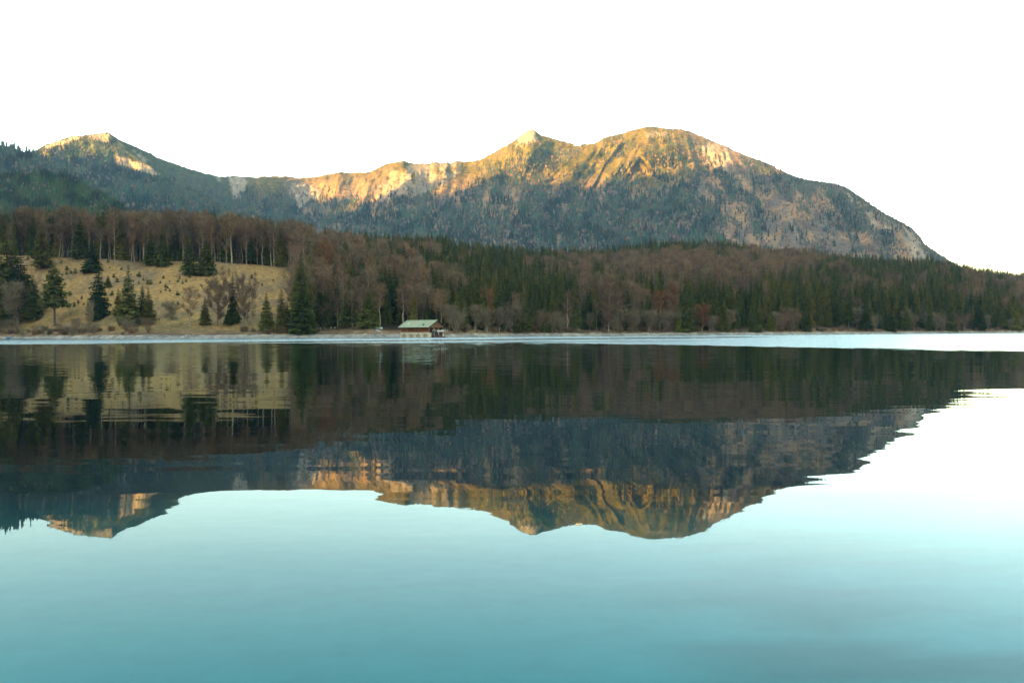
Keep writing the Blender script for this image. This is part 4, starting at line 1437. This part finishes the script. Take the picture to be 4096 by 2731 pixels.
# the rest of the wood: one mass of instances of the same trees
def wood_mass():
    rest = np.array([i for i in range(len(WX)) if i not in chosen])
    me = bpy.data.meshes.new('wood')
    me.vertices.add(len(rest))
    me.vertices.foreach_set('co', np.stack([WX[rest], WD[rest], WZ[rest] - 0.15], -1).astype(np.float32).ravel())
    var = RNG.integers(0, 5, len(rest)) + np.where(WSP[rest], 0, 5)
    a = me.attributes.new('variant', 'INT', 'POINT')
    a.data.foreach_set('value', var.astype(np.int32))
    a = me.attributes.new('size', 'FLOAT', 'POINT')
    a.data.foreach_set('value', (WH[rest] / np.where(WSP[rest], 25, 24)).astype(np.float32))
    a = me.attributes.new('turn', 'FLOAT', 'POINT')
    a.data.foreach_set('value', RNG.uniform(0, 6.28, len(rest)).astype(np.float32))
    a = me.attributes.new('wide', 'FLOAT_VECTOR', 'POINT')
    sz_ = WH[rest] / np.where(WSP[rest], 25, 24)
    wd_ = RNG.uniform(0.8, 1.4, len(rest))
    a.data.foreach_set('vector', np.stack([sz_ * wd_, sz_ * wd_, sz_], -1).astype(np.float32).ravel())
    o = link('wood', me)
    tag(o, 'mixed wood of spruces and bare beeches filling the slope above the shore', 'wood', None, 'stuff')
    ng = bpy.data.node_groups.new('wood_scatter', 'GeometryNodeTree')
    ng.interface.new_socket('Geometry', in_out='INPUT', socket_type='NodeSocketGeometry')
    ng.interface.new_socket('Geometry', in_out='OUTPUT', socket_type='NodeSocketGeometry')
    gi, go = ng.nodes.new('NodeGroupInput'), ng.nodes.new('NodeGroupOutput')
    L = ng.links.new
    join = ng.nodes.new('GeometryNodeJoinGeometry')

    def named(nm, tp):
        n = ng.nodes.new('GeometryNodeInputNamedAttribute')
        n.data_type = tp
        n.inputs['Name'].default_value = nm
        return n.outputs['Attribute']
    vr, sz, tn = named('variant', 'INT'), named('wide', 'FLOAT_VECTOR'), named('turn', 'FLOAT')
    rot = ng.nodes.new('ShaderNodeCombineXYZ')
    L(tn, rot.inputs['Z'])
    for k in range(10):
        t, c = SRC_OBJ[('spruce', k) if k < 5 else ('beech', k - 5)]
        j = ng.nodes.new('GeometryNodeJoinGeometry')
        for ob in (t, c):
            oi = ng.nodes.new('GeometryNodeObjectInfo')
            oi.transform_space = 'ORIGINAL'
            oi.inputs['Object'].default_value = ob
            L(oi.outputs['Geometry'], j.inputs[0])
        cmp_ = ng.nodes.new('FunctionNodeCompare')
        cmp_.data_type = 'INT'
        cmp_.operation = 'EQUAL'
        L(vr, cmp_.inputs[2])
        cmp_.inputs[3].default_value = k
        iop = ng.nodes.new('GeometryNodeInstanceOnPoints')
        L(gi.outputs[0], iop.inputs['Points'])
        L(cmp_.outputs[0], iop.inputs['Selection'])
        L(j.outputs[0], iop.inputs['Instance'])
        L(rot.outputs[0], iop.inputs['Rotation'])
        L(sz, iop.inputs['Scale'])
        L(iop.outputs[0], join.inputs[0])
    L(join.outputs[0], go.inputs[0])
    md = o.modifiers.new('scatter', 'NODES')
    md.node_group = ng


wood_mass()

# ------------------------------------------------------------------ young spruces on the meadow, shrubs along the shore
YOUNG = [spruce_mesh(300 + k, M_spruce, H=2.2, R=0.85, crown0=0.03, whorls=8, per=6, shape=0.8)[1] for k in range(3)]
yp = [(640 + x / 3.675, 1100 + y / 3.675, s) for x, y, s in [(60, 50, 40), (300, 65, 50), (270, 100, 45), (390, 105, 50), (20, 120, 35), (150, 100, 30), (90, 185, 55), (120, 200, 45), (85, 232, 40), (150, 245, 45), (20, 258, 35), (265, 300, 60), (1355, 50, 60), (1505, 165, 50), (1675, 92, 35), (1830, 45, 30), (440, 40, 40), (1230, 50, 60), (270, 435, 45), (90, 470, 50), (200, 440, 40), (340, 135, 45)]]
yp += [(x / 2.297, 820 + y / 2.297, s * 1.6) for x, y, s in [(265, 500, 28), (370, 565, 28), (620, 600, 38), (700, 630, 45), (660, 630, 30), (320, 548, 22), (570, 533, 24), (1000, 530, 30), (1050, 668, 34), (1085, 710, 40), (1280, 660, 50), (1320, 694, 24), (1350, 697, 22), (1385, 728, 46), (1360, 730, 36), (1280, 728, 24), (650, 830, 40), (755, 865, 30), (725, 900, 30), (1030, 830, 40), (1120, 595, 24), (600, 740, 30), (1508, 675, 28), (1475, 718, 20), (1740, 665, 24), (620, 640, 28), (1500, 930, 30), (1640, 915, 28), (1590, 915, 28), (640, 940, 40), (690, 930, 40), (440, 700, 34), (560, 690, 30), (1080, 870, 30), (770, 920, 26), (1015, 580, 18), (1075, 578, 16), (1810, 655, 16)]]
for k, (px, py, s) in enumerate(yp):
    D = find_D(px, py, 20)
    h = s / 3.675 / F * D * 1.15
    o = link('young_spruce', YOUNG[k % 3], None, None, ((px - 2048) / F * D, D, float(ground_profile(px, D)) - 0.1))
    o.scale = (h / 2.2 * random.uniform(1.1, 1.6),) * 2 + (h / 2.2,)
    o.rotation_euler.z = random.uniform(0, 6)
    side = 'at right' if px > 830 else 'in the middle' if px > 440 else 'at left'
    hgt = 'small' if h < 1.6 else 'waist-high' if h < 2.3 else 'man-high'
    tag(o, f'{hgt} young spruce on the tan meadow {side}', 'young tree', f'{hgt} young spruces on the meadow {side}')

SHRUB = [shrub_mesh(400 + k, m) for k, m in enumerate((M_grey, M_twig, M_grey, M_twig))]
for k in range(150):
    if k < 40:
        px = random.uniform(-60, 560)
        off = random.uniform(8, 30)
        where = 'at the left end of the far shore'
    elif k < 56:
        px = random.uniform(930, 1290)
        off = random.uniform(9, 22)
        where = 'below the spruces left of the boathouse'
    else:
        px = random.uniform(1790, 4150)
        if 3200 < px < 3420 and random.random() < 0.7:
            continue
        off = random.uniform(8, 20)
        where = 'between the boathouse and the middle' if px < 2350 else 'right of the middle, along the gravel' if px < 3200 else 'at the right end of the far shore'
    D = float(f_Ds(px)) + off
    o = link('shrub', SHRUB[k % 4], None, None, ((px - 2048) / F * D, D, float(ground_profile(px, D)) - 0.1))
    s = random.uniform(0.5, 1.5)
    o.scale = (s * random.uniform(0.9, 1.6), s, s)
    o.rotation_euler.z = random.uniform(0, 6)
    col = 'grey' if k % 2 == 0 else 'brown'
    size = 'low' if s < 0.9 else 'head-high'
    _, tpy = proj(np.array([(px - 2048) / F * D, D, float(ground_profile(px, D)) + 1]))
    ph, hero = near_phrase(px, float(tpy), 0)
    tag(o, f'{size} {col} shrub {ph}', 'shrub', f'{size} {col} shrubs {ph}')

for k in range(91):
    if k < 20:
        px = random.uniform(-70, 640)
        off, h = random.uniform(9, 24), random.uniform(3, 6.5)
    else:
        px = random.uniform(1795, 4160)
        off, h = random.uniform(9, 22), random.uniform(5, 13)
        if 3190 < px < 3420:
            continue
    D = float(f_Ds(px)) + off
    Z = float(ground_profile(px, D))
    _, tpy = proj(np.array([(px - 2048) / F * D, D, Z + h * 0.7]))
    ph, hero = near_phrase(px, float(tpy), 0)
    size = 'low' if h < 6.5 else 'mid-height'
    add_tree('brush' if h < 8 or k % 2 else 'grey_tree', k % 3, ((px - 2048) / F * D, D, Z - 0.1), h, random.uniform(0.9, 1.4), f'{size} bare tree {ph}', f'{size} bare trees {ph}')

# ------------------------------------------------------------------ stones on the gravel bank
def bank_stones():
    n = 2600
    px = RNG.uniform(-60, 4160, n)
    off = np.abs(RNG.normal(0, 1, n)) * 2.2 + 1.0
    D = f_Ds(px) + off
    X = (px - 2048) / F * D
    Z = ground_profile(px, D)
    s = RNG.uniform(0.12, 0.42, n) * np.where((px > 520) & (px < 1100), 1.35, 1.0)
    base = np.array([[1, 0, 0], [-.5, .86, 0], [-.5, -.86, 0], [0, 0, 1], [.4, .3, .8]])
    V = np.stack([X, D, Z], -1)[:, None] + base[None] * s[:, None, None] * RNG.uniform(0.6, 1.3, (n, 5, 1)) * np.array([1, 1, 0.7])
    f = np.array([[0, 1, 3], [1, 2, 3], [2, 0, 3], [0, 1, 4]])
    Fs = (np.arange(n)[:, None, None] * 5 + f[None]).reshape(-1, 3)
    c = RNG.uniform(0.20, 0.45, n)[:, None, None] * np.array([1, 0.95, 0.85])[None, None]
    me = new_mesh('stones', V.reshape(-1, 3), Fs, np.broadcast_to(c, (n, 5, 3)).reshape(-1, 3))
    tag(link('shore_stones', me, M_ground), 'pale stones strewn along the gravel bank', 'stones', None, 'stuff')


bank_stones()


# trees and shrubs that would share a description: count them off from the tree that names the spot
def count_off():
    byl = {}
    for o in COL.objects:
        if o.parent is None and o.get('category') in ('tree', 'shrub', 'young tree'):
            byl.setdefault(o['label'], []).append(o)
    words_ = ['nearest', 'second', 'third', 'fourth', 'fifth', 'sixth', 'seventh', 'eighth', 'ninth', 'tenth', 'eleventh', 'twelfth', 'thirteenth', 'fourteenth', 'fifteenth', 'sixteenth', 'seventeenth', 'eighteenth', 'nineteenth', 'twentieth']
    hx = {h[2]: h[0] for h in HLAB}
    for lab, obs in byl.items():
        if len(obs) < 2:
            continue
        ref = next((x for l_, x in hx.items() if lab.endswith(l_)), None)
        if ref is None:
            obs.sort(key=lambda o: o.location.x / o.location.y)
            names = ['leftmost'] + [w + ' from left,' for w in words_[1:]]
        else:
            obs.sort(key=lambda o: abs(2048 + F * o.location.x / o.location.y - ref))
            names = words_
        for o, w in zip(obs, names):
            o['label'] = w + ' ' + lab


count_off()

# ------------------------------------------------------------------ boathouse
M_roof = mat_simple('weathered_green_metal_roof', (0.30, 0.345, 0.20), (0.39, 0.38, 0.21), 0.5, 0.55, 0.10, 0.4, (1, 0.25, 1), 0.0, 0.0, (0.3, 0.7))
M_wood = mat_simple('red_brown_boards', (0.12, 0.036, 0.014), (0.25, 0.085, 0.030), 1.3, 0.85, 0.30, 0.2, (0.4, 3, 3))
M_gable = mat_simple('brown_gable_boards', (0.10, 0.048, 0.025), (0.19, 0.095, 0.045), 1.3, 0.85, 0.3)
M_beam = mat_simple('brown_beams', (0.16, 0.075, 0.035), (0.26, 0.13, 0.065), 2.0, 0.85, 0.15, 0.2)
M_dark = mat_simple('dark_stained_wood', (0.022, 0.016, 0.013), (0.045, 0.03, 0.022), 2.0, 0.9)
M_stone = mat_simple('pale_limestone', (0.60, 0.52, 0.36), (0.74, 0.66, 0.48), 0.9, 0.9, 0.06, 0.2, (1, 1, 1), 0.3)
M_slat = mat_simple('weathered_slats', (0.48, 0.40, 0.26), (0.58, 0.50, 0.36), 1.5, 0.9, 0.12)
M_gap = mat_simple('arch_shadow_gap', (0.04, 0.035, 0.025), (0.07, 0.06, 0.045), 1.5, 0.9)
M_white = mat_simple('white_paint', (0.62, 0.62, 0.58), (0.78, 0.78, 0.74), 2.0, 0.6, 0.05)
M_steel = mat_simple('galvanised_rail', (0.42, 0.45, 0.45), (0.55, 0.58, 0.58), 4.0, 0.45, 0.05, 0.5, (1, 1, 1), 0, 0.4)
M_red = mat_simple('dull_red_planks', (0.08, 0.032, 0.030), (0.14, 0.055, 0.05), 1.5, 0.8, 0.15)
M_blue = mat_simple('bright_blue_hull', (0.03, 0.22, 0.42), (0.05, 0.30, 0.52), 2.0, 0.45, 0, 0.5)
M_basin = mat_simple('shaded_blue_grey_wall', (0.05, 0.08, 0.12), (0.09, 0.13, 0.18), 1.0, 0.8)  # blue-dark tone puts the shade on the stone base into the colour
M_rtile = mat_simple('brown_shingles', (0.12, 0.07, 0.05), (0.18, 0.10, 0.07), 1.0, 0.9)
M_grass = mat_simple('concrete_ramp', (0.34, 0.32, 0.27), (0.46, 0.44, 0.38), 1.2, 0.9)


def box_mesh(x0, x1, y0, y1, z0, z1, bevel=0.0):
    bm = bmesh.new()
    bmesh.ops.create_cube(bm, size=1.0)
    for v in bm.verts:
        v.co = Vector(((x0 + x1) / 2 + v.co.x * (x1 - x0), (y0 + y1) / 2 + v.co.y * (y1 - y0), (z0 + z1) / 2 + v.co.z * (z1 - z0)))
    if bevel:
        bmesh.ops.bevel(bm, geom=bm.edges[:], offset=bevel, segments=1, affect='EDGES')
    me = bpy.data.meshes.new('box')
    bm.to_mesh(me)
    bm.free()
    return me


def box(name, par, mat, x0, x1, y0, y1, z0, z1, bevel=0.0):
    return link(name, box_mesh(x0, x1, y0, y1, z0, z1, bevel), mat, par)


def prism(name, par, mat, poly, axis, a, b):
    """extrude polygon poly [(u,z)] along axis from a to b; axis 'x': u is y; axis 'y': u is x"""
    n = len(poly)
    V = []
    for c in (a, b):
        for u, z in poly:
            V.append((c, u, z) if axis == 'x' else (u, c, z))
    bm = bmesh.new()
    vs = [bm.verts.new(v) for v in V]
    bm.faces.new(vs[:n])
    bm.faces.new(vs[n:][::-1])
    for i in range(n):
        j = (i + 1) % n
        bm.faces.new((vs[i], vs[n + i], vs[n + j], vs[j]))
    bmesh.ops.recalc_face_normals(bm, faces=bm.faces[:])
    me = bpy.data.meshes.new(name)
    bm.to_mesh(me)
    bm.free()
    return link(name, me, mat, par)


def bar(name, par, mat, p, q, w):
    p, q = Vector(p), Vector(q)
    d = q - p
    me = box_mesh(-w / 2, w / 2, -w / 2, w / 2, 0, d.length)
    o = link(name, me, mat, par)
    o.location = p
    o.rotation_euler = d.to_track_quat('Z', 'Y').to_euler()
    return o


def build_boathouse():
    TH = math.radians(33)
    L_, W_ = 14.5, 10.6
    near = at(1714.5, 1350, 400.0)
    root = empty('boathouse', (near[0], near[1], 0), 'wooden boathouse with green metal roof on an arched stone base in the lake', 'boathouse')
    root.rotation_euler.z = -TH
    # local frame: x from -L (left end) to 0 (gable end), y from 0 (side facing us) to W
    zb, zw, ze, zr = -1.5, 2.05, 4.05, 7.05
    bay = L_ / 4
    # ---- arched stone side
    base = prism('stone_base', root, M_stone, [(-L_ + 0.02, zb), (-0.02, zb), (-0.02, zw), (-L_ + 0.02, zw)], 'y', 0.42, 0.75)
    for k in range(4):
        x0 = -L_ + k * bay
        c = x0 + bay * 0.52
        hw, zs = 1.22, 0.55
        arc = [(c + hw * math.cos(a), zs + 0.92 * math.sin(a)) for a in np.linspace(0, math.pi, 13)]
        left = [(x0, zb), (c - hw, zb)] + [(c - hw, zs)]
        prism('pier', base, M_stone, [(x0, zb), (c - hw, zb), (c - hw, zs), (x0, zs)], 'y', 0, 0.418)
        prism('pier', base, M_stone, [(c + hw, zb), (x0 + bay, zb), (x0 + bay, zs), (c + hw, zs)], 'y', 0, 0.418)
        # spandrel above the arch in quads
        top = 1.62
        xs = [x0] + [p[0] for p in arc[::-1]] + [x0 + bay]
        zs_ = [zs] + [p[1] for p in arc[::-1]] + [zs]
        poly = [(x0, top), (x0, zs)] + arc[::-1] + [(x0 + bay, zs), (x0 + bay, top)]
        prism('spandrel', base, M_stone, poly, 'y', 0.004, 0.41)
        # arch ring
        ring = [(c + (hw + 0.20) * math.cos(a), zs + 1.10 * math.sin(a)) for a in np.linspace(0, math.pi, 13)]
        prism('arch_ring', base, M_stone, arc + ring[::-1], 'y', -0.06, 0.10)
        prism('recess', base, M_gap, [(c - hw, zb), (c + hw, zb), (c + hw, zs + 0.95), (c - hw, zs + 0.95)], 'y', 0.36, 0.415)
        for s in range(5):
            z = -0.12 + s * 0.30
            hwz = hw if z < zs else hw * math.sqrt(max(0.05, 1 - ((z + 0.2 - zs) / 0.92) ** 2))
            box('slat', base, M_slat, c - hwz + 0.03, c + hwz - 0.03, 0.24, 0.34, z, z + 0.22, 0.015)
        box('pilaster', base, M_stone, x0 + 0.02, x0 + 0.36, -0.09, -0.004, zb, 1.60, 0.02)
    box('string_course', base, M_gap, -L_ - 0.03, 0.0, -0.11, -0.092, 0.98, 1.05)
    box('frieze', base, M_stone, -L_, 0, 0.0, 0.42, 1.625, 1.92)
    box('cornice', base, M_stone, -L_ - 0.18, 0.18, -0.20, 0.5, 1.925, 2.10, 0.03)
    # gable-end base: dark boat opening in shade with side piers
    box('gable_pier', base, M_stone, -0.5, 0.0, 0.76, 1.9, zb, 1.92)
    box('gable_pier', base, M_stone, -0.5, 0.0, W_ - 1.2, W_, zb, 1.92)
    box('rear_wall', base, M_basin, -L_, -0.4, W_ - 0.45, W_, zb, 2.05)
    box('left_wall', base, M_stone, -L_ + 0.02, -L_ + 0.5, 0.76, W_ - 0.46, zb, 2.04)
    box('basin_wall', base, M_basin, -3.2, -2.9, 1.0, W_ - 0.5, zb, 2.0)
    # ---- plank walls
    wall = box('wall', root, M_dark, -L_ + 0.22, -0.35, 0.36, 0.46, 2.1, ze + 0.3)
    rows = 7
    for b_ in range(4):
        for r in range(rows):
            z0 = 2.11 + r * (1.99 / rows)
            box('plank', wall, M_wood, -L_ + 0.2 + b_ * 3.51, -L_ + 0.2 + (b_ + 1) * 3.51 - 0.03, 0.26 - 0.012 * ((r + b_) % 3), 0.35, z0, z0 + 1.99 / rows - 0.025)
    for b_ in range(5):
        x = -L_ + 0.2 + b_ * 3.51
        box('batten', wall, M_beam, x - (0.10 if b_ else 0.0), x + (0.0 if b_ == 4 else 0.06), 0.14, 0.232, 2.11, ze + 0.05)
    wl_ = box('left_gable_wall', root, M_dark, -L_ + 0.22, -L_ + 0.34, 0.5, W_ - 0.3, 2.1, ze)
    for r in range(12):
        y0 = 0.5 + r * 0.8
        box('plank', wl_, M_wood, -L_ + 0.15, -L_ + 0.21, y0, y0 + 0.77, 2.11, ze)
    box('back_wall', root, M_dark, -L_ + 0.22, -0.4, W_ - 0.40, W_ - 0.3, 2.1, ze)
    box('inner_wall', root, M_dark, -3.4, -3.3, 0.5, W_ - 0.45, 2.1, ze + 1.4)
    # ---- roof: metal sheets with standing seams
    yo, xo = 0.85, 0.75
    yr = W_ / 2
    for side in (0, 1):
        rf = None
        ye = -yo if side == 0 else W_ + yo
        ns = 19
        wsh = (L_ + 2 * xo - 0.2) / ns
        deck = prism('roof_deck', root, M_dark, [(ye + (0.05 if side == 0 else -0.05), ze - 0.07), (yr, zr - 0.10), (yr, zr - 0.02), (ye + (0.05 if side == 0 else -0.05), ze + 0.01)], 'x', -L_ - xo + 0.05, 0.60)
        ed = 1 if side == 0 else -1
        for k in range(ns):
            x0 = -L_ - xo + k * wsh
            wob = 0.012 * math.sin(k * 2.3)
            prism('roof_sheet', deck, M_roof, [(ye, ze + 0.03 + wob), (yr - ed * 0.004, zr + 0.01 + wob), (yr - ed * 0.004, zr + 0.05 + wob), (ye, ze + 0.07 + wob)], 'x', x0 + 0.012, x0 + wsh - 0.012)
            prism('seam', deck, M_roof, [(ye, ze + 0.07), (yr - ed * 0.01, zr + 0.055), (yr - ed * 0.01, zr + 0.13), (ye, ze + 0.145)], 'x', x0 - 0.028, x0 + 0.010)
    box('ridge_cap', root, M_roof, -L_ - xo, 0.62, yr - 0.16, yr + 0.16, zr + 0.10, zr + 0.17)
    sk = prism('skylight', root, M_white, [(yr - 3.3, 0), (yr - 2.75, 0.31), (yr - 2.75, 0.40), (yr - 3.3, 0.09)], 'x', -L_ + 2.0, -L_ + 2.6)
    sl = (zr - ze) / (yr + yo)
    sk.location.z = ze + sl * (yr - 3.3 + yo) + 0.08
    # ---- gable facing right
    gb = box('gable_tie_beam', root, M_beam, -0.20, 0.0, 0.25, W_ - 0.25, ze - 0.02, ze + 0.22)
    nb = 14
    for k in range(nb):
        y0 = 0.3 + k * (W_ - 0.6) / nb
        y1 = y0 + (W_ - 0.6) / nb - 0.03

        def zt(y):
            return ze + (y + yo) * sl - 0.12 if y <= yr else ze + (W_ + yo - y) * sl - 0.12
        prism('gable_board', gb, M_gable, [(y0, ze + 0.225), (y1, ze + 0.225), (y1, zt(y1))] + ([(yr, zt(yr))] if y0 < yr < y1 else []) + [(y0, zt(y0))], 'x', -0.16, -0.08)
    for s in (0, 1):
        y_e = -yo if s == 0 else W_ + yo
        prism('bargeboard', root, M_dark, [(y_e, ze - 0.20), (yr, zr - 0.22), (yr, zr + 0.02), (y_e, ze + 0.06)], 'x', 0.61, 0.70)
    # posts with forked braces and dark opening
    for k, y in enumerate((0.45, W_ * 0.36, W_ * 0.64, W_ - 0.45)):
        ps = box('post', root, M_beam, -0.22, -0.02, y - 0.12, y + 0.12, 2.1, ze - 0.03)
        for sg in (-1, 1):
            if (k == 0 and sg < 0) or (k == 3 and sg > 0):
                continue
            bar('brace', ps, M_beam, (-0.12, y + sg * 0.10, ze - 1.25), (-0.12, y + sg * 0.75, ze - 0.10), 0.13)
    # lower posts down to the water
    for y in (W_ * 0.36, W_ * 0.64):
        box('pile', root, M_white, -0.22, 0.02, y - 0.13, y + 0.13, -1.4, 2.08)
    # ---- landing deck and railing
    dk = box('deck', root, M_beam, -0.02, 1.5, 0.9, W_ + 0.3, 2.02, 2.12)
    for y in np.linspace(0.95, W_ + 0.25, 8):
        box('railing_post', dk, M_steel, 1.40, 1.46, y - 0.03, y + 0.03, 2.13, 3.05)
    box('handrail', dk, M_steel, 1.39, 1.47, 0.9, W_ + 0.3, 3.05, 3.12)
    box('railing_bar', dk, M_steel, 1.41, 1.45, 0.9, W_ + 0.3, 2.55, 2.59)
    for y in (2.4, 5.6, 8.8):
        box('deck_pile', dk, M_beam, 1.2, 1.4, y - 0.1, y + 0.1, -1.4, 2.01)
    # red slipway planks leaning to the water
    for k in range(9):
        y0 = 1.6 + k * 0.70
        prism('slipway_plank', root, M_red, [(0.10, 1.0), (1.9, -0.25), (1.9, -0.17), (0.10, 1.08)], 'y', y0, y0 + 0.66)
    box('slipway_cheek', root, M_red, 0.1, 1.9, 8.0, 8.15, -0.5, 0.42)
    return root


BH = build_boathouse()


def hull_mesh(L_=4.2, W_=1.5, H_=0.6):
    bm = bmesh.new()
    n = 12
    rows = []
    for k in range(n + 1):
        t = k / n
        w = W_ / 2 * (math.sin(math.pi * (0.12 + 0.88 * t) * 0.5) ** 0.7 if t < 0.6 else (1 - ((t - 0.6) / 0.4) ** 2.2) * 0.98 + 0.02)
        sheer = 0.14 * ((t - 0.45) * 2) ** 2
        x = -L_ / 2 + L_ * t
        prof = [(-w, H_ + sheer), (-w * 0.86, H_ * 0.45), (-w * 0.45, 0.06), (0, 0), (w * 0.45, 0.06), (w * 0.86, H_ * 0.45), (w, H_ + sheer), (w * 0.9, H_ + sheer - 0.02), (w * 0.76, H_ * 0.5), (w * 0.4, 0.16), (0, 0.12), (-w * 0.4, 0.16), (-w * 0.76, H_ * 0.5), (-w * 0.9, H_ + sheer - 0.02)]
        rows.append([bm.verts.new((x, y, z)) for y, z in prof])
    m = len(rows[0])
    for a, b in zip(rows[:-1], rows[1:]):
        for i in range(m):
            bm.faces.new((a[i], a[(i + 1) % m], b[(i + 1) % m], b[i]))
    bm.faces.new(rows[0])
    bm.faces.new(rows[-1][::-1])
    bmesh.ops.recalc_face_normals(bm, faces=bm.faces[:])
    me = bpy.data.meshes.new('hull')
    bm.to_mesh(me)
    bm.free()
    return me


def boat(P, rz, mat, label, L_=4.2, tilt=0.0, cabin=False):
    o = empty('rowing_boat', P, label, 'boat')
    o.rotation_euler = (tilt, 0, rz)
    link('hull', hull_mesh(L_), mat, o)
    for x in (-0.9, 0.5):
        box('thwart', o, M_beam, x, x + 0.25, -0.6, 0.6, 0.38, 0.42)
    if cabin:
        box('windscreen', o, M_steel, 0.85, 0.92, -0.6, 0.6, 0.72, 1.15)
    return o


# white boat lying on the landing deck of the boathouse, blue boat on the gravel at the left
_m = Matrix.Translation(BH.location) @ Matrix.Rotation(BH.rotation_euler.z, 4, 'Z')
p = _m @ Vector((0.7, 7.3, 2.13))
boat(p, BH.rotation_euler.z + math.radians(90), M_white, 'small white boat lying on the boathouse landing deck', 4.4, 0.0, True)
px = 40
D = float(f_Ds(px)) + 1.2
boat(((px - 2048) / F * D, D, 0.12), math.radians(8), M_blue, 'bright blue boat drawn up on the gravel at the far left', 3.4, math.radians(-6))


# ------------------------------------------------------------------ bench, ramp, far houses
def picnic_table(px, py, label, rz):
    D = find_D(px, py, 9)
    Z = float(ground_profile(px, D))
    o = empty('picnic_table', ((px - 2048) / F * D, D, Z), label, 'table')
    o.rotation_euler.z = rz
    for k in range(4):
        box('table_board', o, M_beam, -1.4, 1.4, -0.4 + k * 0.2, -0.4 + k * 0.2 + 0.18, 0.74, 0.79)
    for s in (-1, 1):
        box('bench_board', o, M_beam, -1.4, 1.4, s * 0.75 - 0.15, s * 0.75 + 0.15, 0.43, 0.48)
    for x in (-0.95, 0.95):
        for s in (-1, 1):
            bar('leg', o, M_white, (x, s * 0.72, -0.15), (x, s * 0.22, 0.74), 0.12)
        box('cross_beam', o, M_beam, x - 0.05, x + 0.05, -0.85, 0.85, 0.36, 0.43)


picnic_table(1292, 1318, 'picnic table with pale legs under the trees left of the boathouse', 0.1)
picnic_table(1332, 1314, 'picnic table behind the brown bush left of the boathouse', -0.2)


def ramp():
    # pale concrete boat ramp left of the boathouse
    pts = [(1500, 26), (1512, 26), (1566, 2.0), (1545, 2.0)]
    V = []
    for dz in (0.10, -0.6):
        for u, off in pts:
            D = float(f_Ds(u)) + off
            V.append(((u - 2048) / F * D, D, max(float(ground_profile(u, D)), 0.05) + dz))
    Fs = np.array([[0, 1, 2, 3], [7, 6, 5, 4], [0, 4, 5, 1], [1, 5, 6, 2], [2, 6, 7, 3], [3, 7, 4, 0]])
    tag(link('boat_ramp', new_mesh('boat_ramp', np.array(V), Fs), M_grass), 'pale concrete boat ramp running into the lake left of the boathouse', 'ramp')
    # upturned covered boat at its head
    u = 1510
    D = float(f_Ds(u)) + 30
    o = empty('rowing_boat', ((u - 2048) / F * D, D, float(ground_profile(u, D)) + 0.75), 'pale green boat lying keel up at the head of the ramp', 'boat')
    o.rotation_euler = (math.radians(180), 0, math.radians(20))
    link('hull', hull_mesh(4.6, 1.8, 0.7), mat_simple('pale_green_hull', (0.34, 0.44, 0.40), (0.45, 0.52, 0.47), 2, 0.7), o)
    box('keel', o, M_white, -2.0, 2.0, -0.04, 0.04, -0.06, 0.02)


ramp()


def far_house(px, py, D, w, d, h, label, wallm, roofm, rz=0.0):
    P = at(px, py, D)
    o = empty('mountain_hut', tuple(P), label, 'house')
    o.rotation_euler.z = rz
    wl = box('wall', o, wallm, -w / 2, w / 2, -d / 2, d / 2, -h, h)
    rh = d * 0.3
    prism('roof', o, roofm, [(-d / 2 - 0.8, h), (d / 2 + 0.8, h), (0, h + rh)], 'x', -w / 2 - 0.8, w / 2 + 0.8)
    for k in range(5):
        x = -w / 2 + w * (k + 0.5) / 5
        for z in (h * 0.15, h * 0.6):
            box('window', wl, M_dark, x - 0.6, x + 0.6, -d / 2 - 0.06, -d / 2 - 0.01, z, z + h * 0.25)


far_house(2310, 581, float(D_A(2310, 584)) - 14, 26, 14, 5.0, 'long pale mountain hut in the saddle between the two summits', M_white, M_rtile, 0.1)
far_house(1009, 866, float(D_A(1009, 872)) - 30, 9, 8, 4.5, 'tiny white house among the trees at the foot of the left valley', M_white, M_rtile, 0.0)

# thin stakes standing on the brown shelf of the left shore
for (px, py, hpx) in ((640 + 237 / 3.675, 1100 + 790 / 3.675, 10), (640 + 300 / 3.675, 1100 + 860 / 3.675, 22), (640 + 755 / 3.675, 1100 + 770 / 3.675, 10), (640 + 908 / 3.675, 1100 + 780 / 3.675, 12)):
    D = find_D(px, py, 6)
    h = hpx / F * D
    V = [(x * 0.045, y * 0.045, z) for z in (-0.3, h) for x, y in ((-1, -1), (1, -1), (1, 1), (-1, 1))] + [(0.02, 0, h + 0.08)]
    Fs = [np.array([[0, 1, 5, 4], [1, 2, 6, 5], [2, 3, 7, 6], [3, 0, 4, 7]]), np.array([[4, 5, 8], [5, 6, 8], [6, 7, 8], [7, 4, 8]])]
    o = link('stake', new_mesh('stake', np.array(V), Fs), M_beam, None, ((px - 2048) / F * D, D, float(ground_profile(px, D))))
    wh = {10: 'leftmost', 22: 'tallest', 12: 'rightmost'}[hpx] if not (hpx == 10 and px > 800) else 'third from left,'
    tag(o, f'{wh} thin wooden stake on the brown shore shelf', 'stake', 'stakes on the shore shelf')
